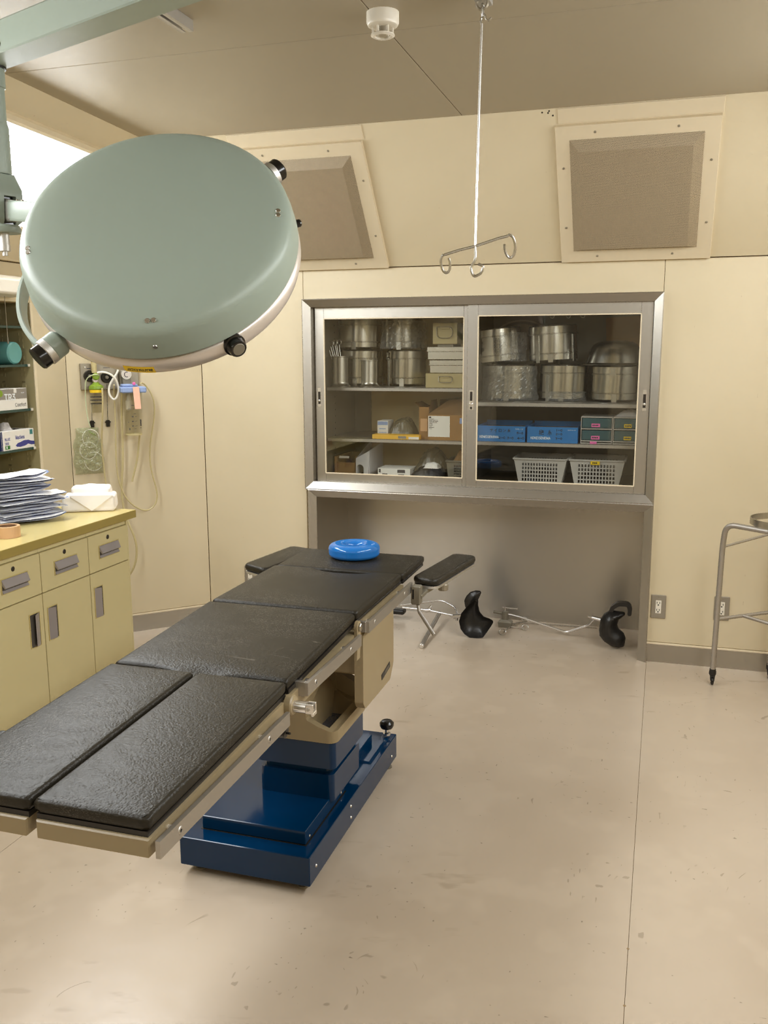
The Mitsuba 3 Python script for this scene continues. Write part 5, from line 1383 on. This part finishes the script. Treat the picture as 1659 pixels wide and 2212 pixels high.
# cast saddle with a scooped front
def mfd(m):
    m = m.copy()
    m.merge_vertices()
    return m3.Manifold(m3.Mesh(np.asarray(m.vertices, np.float32), np.asarray(m.faces, np.uint32)))
sq = sg.box(-1.212, 2.484, -.927, 2.80).buffer(-.03).buffer(.03, quad_segs=6)
outer = prism(sq, .364, .602)
rimcut = prism(roundpoly([(-1.026, .434), (-.985, .416), (-.940, .402), (-.925, .404), (-.88, .410), (-.88, .80), (-1.026, .80)], .012), 2.40, 2.765, 'y')
backcut = hull([(-1.026, 2.60, .81), (-.88, 2.60, .81), (-1.026, 2.76, .66), (-.88, 2.76, .66), (-.88, 2.90, .43), (-1.026, 2.90, .52), (-.88, 2.76, .42), (-1.026, 2.76, .50), (-.88, 2.90, .81), (-1.026, 2.90, .81)])
pocket = hull([(-1.018, 2.520, .372), (-.962, 2.512, .372), (-1.018, 2.700, .372), (-.962, 2.700, .372), (-1.030, 2.510, .46), (-.946, 2.500, .46), (-1.075, 2.755, .56), (-.946, 2.755, .56), (-1.03, 2.755, .43), (-.95, 2.755, .43)])
cut = (mfd(outer) - mfd(rimcut) - mfd(backcut) - mfd(pocket)).to_mesh()
part(k, 'saddle', trimesh.Trimesh(cut.vert_properties[:, :3], cut.tri_verts, process=True), 'table_cast', 25, label='beige cast saddle with a scooped front')
part(k, 'saddle_lug', cat(bx(-1.130, -1.112, 2.470, 2.484, .385, .440, .003), bx(-1.105, -1.098, 2.472, 2.484, .375, .438, .002)), 'table_cast', False)
part(k, 'tilt_shaft', cat(lathe([(0, 0), (.03, 0), (.03, .05), (0, .05)], 24, (-1.02, 2.62, .56)), tube([(-1.06, 2.60, .62), (-1.02, 2.52, .655)], .012, 10)), 'black_rubber')
# tilt-carrying body and the side plates
part(k, 'cassette_body', bx(-1.345, -.892, 2.600, 2.885, .555, .690, .006), 'table_beige', False)
part(k, 'body_hole', lathe([(0, .0008), (.011, .0006), (.012, 0)], 20, (-.985, 2.5995, .585), (0, -1, 0)), 'black_matte')
part(k, 'underframe', bx(-1.33, -.92, 1.97, 2.6, .640, .672, .004), 'table_cast', False)
part(k, 'gas_spring', tube([(-1.02, 2.06, .632), (-1.02, 2.52, .58)], .018, 12), 'black_rubber')
plate = roundpoly([(2.566, .702), (2.566, .475), (2.585, .4505), (2.862, .4505), (2.902, .50), (2.902, .702)], .018)
part(k, 'side_plate', prism(plate, -.891, -.862, 'x'), 'table_beige', 25, label='beige side plate with a small black name badge')
part(k, 'side_plate', prism(plate, -1.388, -1.359, 'x'), 'table_beige', 25)
bdg = part(k, 'badge', mv(bx(0, .096, -.010, .010, 0, .0015, .0006), frame4((-.8618, 2.760, .492), (0, .985, .17), (0, -.17, .985), (1, 0, 0))), 'label_black', False)
part(bdg, 'lettering', text('MEDICAL', .009, frame4((-.8602, 2.795, .4945), (0, .985, .17), (0, -.17, .985), (1, 0, 0)), .0004, True, .052), 'steel_bright', False) if False else part(bdg, 'lettering', mv(cat([bx(.036 + i * .008, .041 + i * .008, -.004, .005, .0016, .002, 0) for i in range(6)]), frame4((-.8618, 2.760, .492), (0, .985, .17), (0, -.17, .985), (1, 0, 0))), 'steel_bright', False)
# frames
X0, X1 = -1.381, -.869
def zleg(y):
    return (y - 1.33) * .040
def legframe(x0, x1):
    P = []
    for y in (1.335, 1.955):
        z = zleg(y)
        P += [(x0, y, .6565 + z * .7), (x1, y, .6565 + z * .7), (x0, y, .690 + z), (x1, y, .690 + z)]
    return hull(np.vstack([np.array(P) + d for d in ((.003, 0, .003), (-.003, 0, .003), (0, .003, -.0), (0, -.003, 0))]))
part(k, 'leg_frame', legframe(X0, -1.138), 'table_beige', False)
part(k, 'leg_frame', legframe(-1.112, X1), 'table_beige', False)
part(k, 'seat_frame', hull([(x, y, z) for x in (X0, X1) for y, z in ((2.005, .662), (2.005, .7165), (2.545, .680), (2.545, .722))]), 'table_beige', False)
part(k, 'back_frame', hull([(x, y, z) for x in (X0, X1) for y, z in ((2.56, .700), (2.56, .7445), (3.055, .695), (3.055, .7385))]), 'table_beige', False)
part(k, 'head_frame', bx(-1.33, -.915, 3.062, 3.34, .712, .738, .003), 'table_beige', False)
# under-pads (dark board below each pad) and pads
ztilt = lambda x, y: zleg(y)
lp = [sg.box(-1.3785, 1.335, -1.130, 1.985), sg.box(-1.120, 1.335, -.8685, 1.985)]
for q in lp:
    b = q.buffer(-.004).bounds
    part(k, 'pad_board', hull([(x, y, z + zleg(y)) for x in (b[0], b[2]) for y in (b[1], b[3]) for z in (.692, .704)]), 'black_vinyl_smooth', False)
    part(k, 'leg_pad', pad(q.buffer(-.006).buffer(.006), .7045, .7345, .010, .004, ztilt), 'black_vinyl', 50, label='dark grey black worn leg pad')
zs = lambda x, y: (y - 2.0) * .044
part(k, 'pad_board', hull([(x, y, z + zs(0, y)) for x in (-1.374, -.876) for y in (2.01, 2.535) for z in (.7175, .729)]), 'black_vinyl_smooth', False)
mid = sg.Polygon([(-1.374, 1.998), (-1.29, 2.0)] + [(-1.125 + .16 * u, 2.0 - .034 * math.exp(-(u / .45) ** 2)) for u in np.linspace(-1, 1, 25)] + [(-.96, 2.0), (-.874, 1.998), (-.874, 2.530), (-1.374, 2.530)])
sag = lambda x, y: zs(x, y) - .010 * np.exp(-((x + 1.10) / .075) ** 2 - ((y - 1.985) / .035) ** 2)
part(k, 'seat_pad', pad(mid, .7295, .7605, .011, .004, sag, .018, 200), 'black_vinyl', 50)
part(k, 'pad_board', bx(-1.374, -.876, 2.555, 3.05, .7445, .7535, .001), 'black_vinyl_smooth', False)
back = sg.box(-1.374, 2.548, -.873, 3.046).difference(shapely.affinity.scale(sg.Point(-1.090, 3.052).buffer(1, quad_segs=24), .115, .052)).buffer(-.006).buffer(.006)
part(k, 'back_pad', pad(back, .7525, .7835, .011, .004, None, .02, 220), 'black_vinyl', 50)
part(k, 'pad_board', bx(-1.372, -.875, 3.068, 3.36, .739, .749, .001), 'black_vinyl_smooth', False)
part(k, 'head_pad', pad(sg.box(-1.374, 3.062, -.872, 3.368).buffer(-.008).buffer(.008), .7495, .7785, .010, .003), 'black_vinyl', 50)
# side rails with stand-offs and screws
for x, sx in ((-.846, 1), (-1.404, -1)):
    for y0, y1, za, zb2 in ((1.328, 1.935, .6785, .6865), (2.055, 2.492, .7165, .711), (2.566, 3.075, .7285, .7285)):
        h = .0175
        r = part(k, 'side_rail', hull([(x + d, y, z) for d in (-.005, .005) for y, zz in ((y0, za), (y1, zb2)) for z in (zz - h, zz + h)]), 'rail_steel', False, label='steel accessory rail')
        for t_ in (.12, .80) if y1 - y0 > .5 else (.13, .78):
            yy, zz = y0 + (y1 - y0) * t_, za + (zb2 - za) * t_
            part(r, 'standoff', cyl((x - sx * .024, yy, zz), (x - sx * .005, yy, zz), .008, 14), 'chrome')
            part(r, 'screw', lathe([(0, .0008), (.0035, .0008), (.0038, .002), (.0075, .0016), (.009, 0)], 18, (x + sx * .005, yy, zz), (sx, 0, 0)), 'rail_steel')
            part(r, 'screw_socket', lathe([(0, .0012), (.0032, .001), (.0034, 0)], 10, (x + sx * .0052, yy, zz), (sx, 0, 0)), 'black_matte')
for y in (2.06, 2.565):
    part(k, 'rail_stop', bx(-.8795, -.851, y - .003, y + .010, .695 if y < 2.3 else .712, .735 if y < 2.3 else .747, .001), 'rail_steel', False)
# hinge boss with the chrome spigot, hinge ear
part(k, 'hinge_boss', cat(mv(lathe([(0, 0), (.026, 0), (.026, .016), (.023, .020), (0, .020)], 28), frame4((-.8685, 1.982, .702), (0, 1, 0), (0, 0, 1), (1, 0, 0))), bx(-.884, -.8686, 1.90, 2.00, .650, .700, .003)), 'table_beige', 30)
sp = part(k, 'spigot', cat(lathe([(0, 0), (.014, 0), (.0145, .002), (.0145, .034), (0, .034)], 24, (-.8485, 1.982, .700), (1, 0, 0)), bx(-.8144, -.794, 1.969, 1.975, .688, .713, .001), bx(-.8144, -.794, 1.989, 1.995, .688, .713, .001), bx(-.800, -.793, 1.969, 1.995, .681, .692, .002)), 'chrome', 30, label='chrome spigot')
part(sp, 'pin', cyl((-.807, 1.966, .700), (-.807, 1.998, .700), .004, 10), 'steel_bright')
ear = part(k, 'hinge_ear', mv(prism(sg.Polygon([(-.016, -.05), (.012, -.05), (.018, 0), (-.018, 0)]).union(sg.Point(0, 0).buffer(.020)), 0, .010), frame4((-.8688, 2.520, .742), (0, 1, 0), (0, 0, 1), (1, 0, 0))), 'table_beige', 30)
part(ear, 'bolt', lathe([(0, .009), (.011, .008), (.013, .006), (.013, 0), (0, 0)][::-1], 6, (-.8587, 2.520, .742), (1, 0, 0)), 'steel_bright', False)
part(ear, 'bracket', hull([(-.868, 2.505, .70), (-.858, 2.505, .70), (-.868, 2.535, .70), (-.858, 2.535, .70), (-.868, 2.50, .64), (-.860, 2.50, .64), (-.868, 2.53, .64), (-.860, 2.53, .64)]), 'table_beige', False)
part(k, 'knee_lever', cat(cyl((-.90, 1.955, .645), (-.86, 1.955, .638), .014, 14), tube([(-.862, 1.955, .638), (-.848, 1.950, .640)], .003, 8)), 'black_rubber')
part(k, 'side_clamp', rbox(-1.435, -1.405, 1.57, 1.625, .692, .716, .008, 1), 'black_rubber', 40)
part(k, 'rear_cable', tube(fillet([(-1.02, 2.90, .56), (-1.0, 2.93, .53), (-.98, 2.92, .50), (-1.0, 2.90, .46)], .02, 6), .006, 8), 'black_rubber')

# arm boards
def arm_board(corners, side, label):
    k = thing('arm_board', label, 'arm board', 'padded arm boards clamped to the table')
    P = sg.Polygon(corners)
    part(k, 'pad', pad(P.buffer(-.03).buffer(.03, quad_segs=10), .716, .7455, .012, .004, None, .018, 160), 'black_vinyl', 50)
    part(k, 'plate', prism(P.buffer(-.035).buffer(.033, quad_segs=10), .706, .7155), 'aluminium', 30, label='silver metal plate under the pad')
    return k
k = arm_board([(-.868, 3.165), (-.765, 3.130), (-.700, 3.575), (-.806, 3.590)], 1, 'black padded arm board on a metal plate, at the right of the table head')
part(k, 'slide', hull([(-.84, 3.13, .690), (-.80, 3.15, .690), (-.78, 3.30, .690), (-.80, 3.31, .690), (-.84, 3.13, .7055), (-.80, 3.15, .7055), (-.78, 3.30, .7055), (-.80, 3.31, .7055)]), 'steel_dull', False)
cl_ = part(k, 'rail_clamp', cat(bx(-.840, -.805, 3.050, 3.085, .668, .738, .004), bx(-.830, -.80, 3.06, 3.15, .690, .7055, .003)), 'zinc_grey', False)
part(cl_, 'slot', bx(-.834, -.829, 3.0492, 3.0499, .690, .726, 0), 'black_matte', False)
part(k, 'adjust_knob', lathe([(0, 0), (.018, 0), (.020, .004), (.020, .022), (.016, .026), (0, .026)], 16, (-.765, 3.24, .6795)), 'steel_dull', 20)
part(k, 'clamp_lever', tube([(-.818, 3.066, .672), (-.810, 3.060, .640), (-.742, 3.010, .575)], .007, 12), 'rail_steel')
k = arm_board([(-1.565, 3.175), (-1.440, 3.105), (-1.378, 3.50), (-1.512, 3.54)], -1, 'black padded arm board with a rounded end, at the left of the table head')
part(k, 'slide', hull([(-1.46, 3.13, .690), (-1.42, 3.15, .690), (-1.42, 3.30, .690), (-1.46, 3.31, .690), (-1.46, 3.13, .7055), (-1.42, 3.15, .7055), (-1.42, 3.30, .7055), (-1.46, 3.31, .7055)]), 'steel_dull', False)
part(k, 'rail_clamp', cat(bx(-1.445, -1.410, 3.050, 3.085, .668, .738, .004), bx(-1.45, -1.42, 3.06, 3.15, .690, .7055, .003)), 'zinc_grey', False)
part(k, 'adjust_knob', lathe([(0, 0), (.018, 0), (.020, .004), (.020, .022), (.016, .026), (0, .026)], 16, (-1.49, 3.19, .6795)), 'black_rubber', 20)

# blue head ring
t0 = np.linspace(0, 2 * math.pi, 40, endpoint=False)
pf = []
for a in t0:
    c, s = math.cos(a), math.sin(a)
    rr = .0665 + .0345 * abs(c) ** .72 * (1 if c > 0 else -1)
    zz = .0275 + .0275 * abs(s) ** .72 * (1 if s > 0 else -1)
    if c > 0:
        rr -= .0022 * math.exp(-((zz - .024) / .004) ** 2)
    pf.append((rr, zz))
pf.append(pf[0])
thing('head_ring', 'shiny blue ring shaped head cushion on the head section of the table', 'head cushion', None, lathe(pf, 72, (-1.128, 3.262, .7815)), 'gel_blue', True)

# ------------------------------------------------------------------ leg holders lying in the niche
def bowl_sheet(outline, y, th, bulge, width=.05, round_=.012):
    """A moulded rubber support: a sheet with the given outline (x, z), bent to a bowl; bulge > 0 comes towards -y in the middle."""
    P = sg.Polygon(outline).buffer(-round_).buffer(round_ * 1.6).buffer(-round_ * .6)
    def dep(u, v):
        d = np.array([P.exterior.distance(sg.Point(p)) for p in zip(u, v)])
        d = np.where(shapely.contains_xy(P.buffer(1e-4), u, v), d, 0)
        return bulge * (1 - np.exp(-(d / width) * 2.2))
    return mv(pad(P, 0, th, th * .45, 0, dep, .011, 150), facing_y(0, y, 0))
def axes(z, x, o):
    z = np.asarray(z, float); z /= np.linalg.norm(z)
    x = np.asarray(x, float); x = x - (x @ z) * z; x /= np.linalg.norm(x)
    return frame4(o, x, np.cross(z, x), z)
k = thing('leg_holder', 'black curved leg support with chrome rods, left one on the floor of the steel niche', 'leg holder', 'leg holders on the niche floor')
part(k, 'shell', bowl_sheet([(-0.902, 0.264), (-0.943, 0.218), (-0.981, 0.18), (-1.013, 0.138), (-1.026, 0.09), (-1.016, 0.047), (-0.994, 0.018), (-0.967, 0.002), (-0.924, 0.002), (-0.89, 0.008), (-0.868, 0.041), (-0.845, 0.078), (-0.83, 0.107), (-0.854, 0.12), (-0.888, 0.129), (-0.911, 0.155), (-0.92, 0.193), (-0.918, 0.228)], 4.74, .012, -.060), 'black_rubber', 40)
part(k, 'flap', bowl_sheet([(-0.993, 0.130), (-1.006, 0.167), (-1.010, 0.195), (-0.999, 0.222), (-0.975, 0.248), (-0.944, 0.259), (-0.909, 0.258), (-0.930, 0.208), (-0.95, 0.16)], 4.80, .012, .030), 'black_rubber', 40)
part(k, 'rod', tube(fillet([(-1.412, 4.90, .105), (-1.174, 4.95, .140), (-1.082, 4.90, .117), (-1.061, 4.86, .086)], .03, 6), .0055, 10), 'chrome')
part(k, 'rod', tube([(-1.40, 4.90, .092), (-1.24, 4.90, .088), (-1.068, 4.83, .089)], .0055, 10), 'chrome')
part(k, 'joint', cat(cyl((-1.075, 4.825, .088), (-1.02, 4.80, .106), .013, 16), cyl((-1.095, 4.835, .082), (-1.07, 4.825, .090), .006, 10), cyl((-1.055, 4.815, .070), (-1.055, 4.815, .095), .008, 10)), 'chrome')
part(k, 'knot', cat(cyl((-1.262, 4.90, .086), (-1.228, 4.90, .093), .011, 14), tube([(-1.25, 4.90, .09), (-1.225, 4.90, .12)], .005, 8)), 'chrome')
part(k, 'rod_end', rbox(-1.505, -1.40, 4.93, 4.99, .035, .066, .012, 1), 'black_rubber', 40)
part(k, 'pole', tube([(-1.195, 4.98, .055), (-1.180, 4.56, .018), (-1.176, 4.50, .0125)], .0115, 14), 'rail_steel')
part(k, 'pole_tip', lathe([(0, 0), (.012, 0), (.0135, .004), (.0135, .016), (.010, .02), (0, .02)], 16, (-1.1755, 4.498, .0128), (-.0, -1, -.0)), 'chrome')
k = thing('leg_holder', 'black curved leg support with a loop, right one beside the niche side wall', 'leg holder', 'leg holders on the niche floor')
part(k, 'shell', bowl_sheet([(-0.219, 0.206), (-0.248, 0.183), (-0.265, 0.152), (-0.271, 0.09), (-0.267, 0.06), (-0.242, 0.030), (-0.206, 0.008), (-0.167, 0.002), (-0.136, 0.010), (-0.13, 0.058), (-0.142, 0.087), (-0.168, 0.107), (-0.177, 0.129), (-0.17, 0.156), (-0.143, 0.181), (-0.108, 0.195), (-0.105, 0.203), (-0.144, 0.202), (-0.179, 0.204)], 4.80, .012, .065), 'black_rubber', 40)
part(k, 'loop_strap', prism(sg.LineString(fillet([(-0.214, 0.19), (-0.206, 0.222), (-0.176, 0.244), (-0.152, 0.247), (-0.124, 0.244), (-0.115, 0.222), (-0.116, 0.196)], .02, 5)).buffer(.0105, quad_segs=4), 4.775, 4.815, 'y'), 'black_rubber', 35)
part(k, 'rod', tube(fillet([(-.800, 5.0, .075), (-.700, 4.975, .066), (-.452, 4.92, .020), (-.330, 4.88, .085), (-.300, 4.86, .130), (-.262, 4.85, .132)], .02, 6), .0065, 10), 'chrome')
part(k, 'joint', cat(cyl((-.312, 4.86, .136), (-.238, 4.84, .130), .012, 16), cyl((-.335, 4.865, .138), (-.31, 4.86, .136), .006, 10)), 'chrome')
cl_ = part(k, 'clamp', cat(hull([(-.845, 4.97, .0), (-.775, 4.97, .0), (-.845, 5.02, .0), (-.775, 5.02, .0), (-.85, 4.97, .03), (-.77, 4.97, .03), (-.85, 5.02, .03), (-.77, 5.02, .03), (-.83, 4.98, .045), (-.79, 4.98, .045), (-.83, 5.01, .045), (-.79, 5.01, .045)]), lathe([(0, .04), (.019, .04), (.019, .088), (.014, .092), (0, .092)], 20, (-.812, 5.0, 0)), cyl((-.88, 4.995, .083), (-.82, 5.0, .076), .008, 10)), 'zinc_grey', 30)
part(cl_, 'tommy_bar', cat(cyl((-.830, 5.0, .112), (-.741, 5.0, .110), .0042, 10), cyl((-.814, 5.0, .092), (-.814, 5.0, .118), .005, 10)), 'chrome')
part(cl_, 'lower_bar', cyl((-.77, 4.965, .013), (-.695, 4.965, .006), .0042, 10), 'chrome')
k = thing('infusion_hanger', 'spare thin steel infusion hanger lying on the niche floor behind the clamp', 'hanger')
part(k, 'rod', tube([(-.300, 5.10, .006), (-.72, 5.07, .010), (-.78, 5.02, .012)], .0032, 8), 'steel_bright')
part(k, 'crossbar', tube([(-.700, 5.10, .010), (-.75, 5.04, .014), (-.790, 4.90, .012), (-.795, 4.87, .010)], .0032, 8), 'steel_bright')
for c, r in (((-.800, 4.845, .015), .018), ((-.690, 4.96, .017), .018), ((-.715, 5.115, .016), .016)):
    part(k, 'hook', tube([np.array(c) + (r * math.cos(a), r * .5 * math.sin(a), .75 * r * math.sin(a)) for a in np.linspace(0, 2 * math.pi * .92, 22)], .003, 8), 'steel_bright')
part(k, 'hook_stem', tube([(-.715, 5.03, .010), (-.70, 4.985, .012)], .003, 8), 'steel_bright')

# ------------------------------------------------------------------ basin stand at the right
k = thing('basin_stand', 'steel tube basin stand on casters at the right edge', 'basin stand')
A, B, Cc_ = np.array([.290, 4.375]), np.array([.555, 4.555]), np.array([.60, 4.18])
def v3(p, z):
    return np.array([p[0], p[1], z])
Ax, Bx_ = A, B
top = [v3(A + (.012, -.01), .075), v3(A, .70), v3(A + (.004, -.006), .775), v3(A + (.05, -.05), .800), v3(A + (.28, -.22), .792)]
part(k, 'leg', tube(fillet([v3((.288, 4.377), .07), v3((.291, 4.30), .690), v3((.298, 4.265), .800), v3((.57, 4.05), .800), v3((.60, 4.02), .70), v3((.62, 4.02), .07)], .075, 10), .0125, 16), 'rail_steel')
part(k, 'leg', tube(fillet([v3((.556, 4.53), .07), v3((.553, 4.50), .60), v3((.55, 4.49), .79), v3((.80, 4.34), .80), v3((.82, 4.32), .07)], .06, 8), .0125, 16), 'rail_steel')
part(k, 'stretcher', tube([v3((.290, 4.365), .325), v3((.555, 4.52), .340)], .0085, 12), 'rail_steel')
part(k, 'stretcher', tube([v3((.41, 4.436), .332), v3((.64, 4.22), .332), v3((.80, 4.10), .33)], .0085, 12), 'rail_steel')
part(k, 'upper_bar', tube([v3((.294, 4.29), .690), v3((.553, 4.50), .735)], .0055, 10), 'rail_steel')
part(k, 'bowl_ring', lathe([(.150, .814), (.154, .814), (.154, .842), (.150, .842), (.150, .814)], 56, (.548, 4.24, 0)), 'steel_bright', 30, label='steel hoop that holds a basin')
for x, y in ((.288, 4.378), (.556, 4.535), (.62, 4.02), (.82, 4.32)):
    c = part(k, 'caster', cat(lathe([(0, .045), (.014, .045), (.0165, .05), (.0165, .062), (.0145, .068), (.0145, .076), (0, .076)], 20, (x, y, 0)), hull([(x - .012, y - .01, .046), (x + .012, y - .01, .046), (x - .012, y + .01, .046), (x + .012, y + .01, .046), (x - .009, y - .016, .02), (x + .009, y - .016, .02), (x - .009, y - .004, .02), (x + .009, y - .004, .02)])), 'black_rubber', 30)
    part(c, 'wheel', mv(lathe([(0, -.007), (.015, -.007), (.019, -.004), (.019, .004), (.015, .007), (0, .007)], 24), frame4((x, y - .008, .0192), (0, 1, 0), (0, 0, 1), (1, 0, 0))), 'black_plastic')
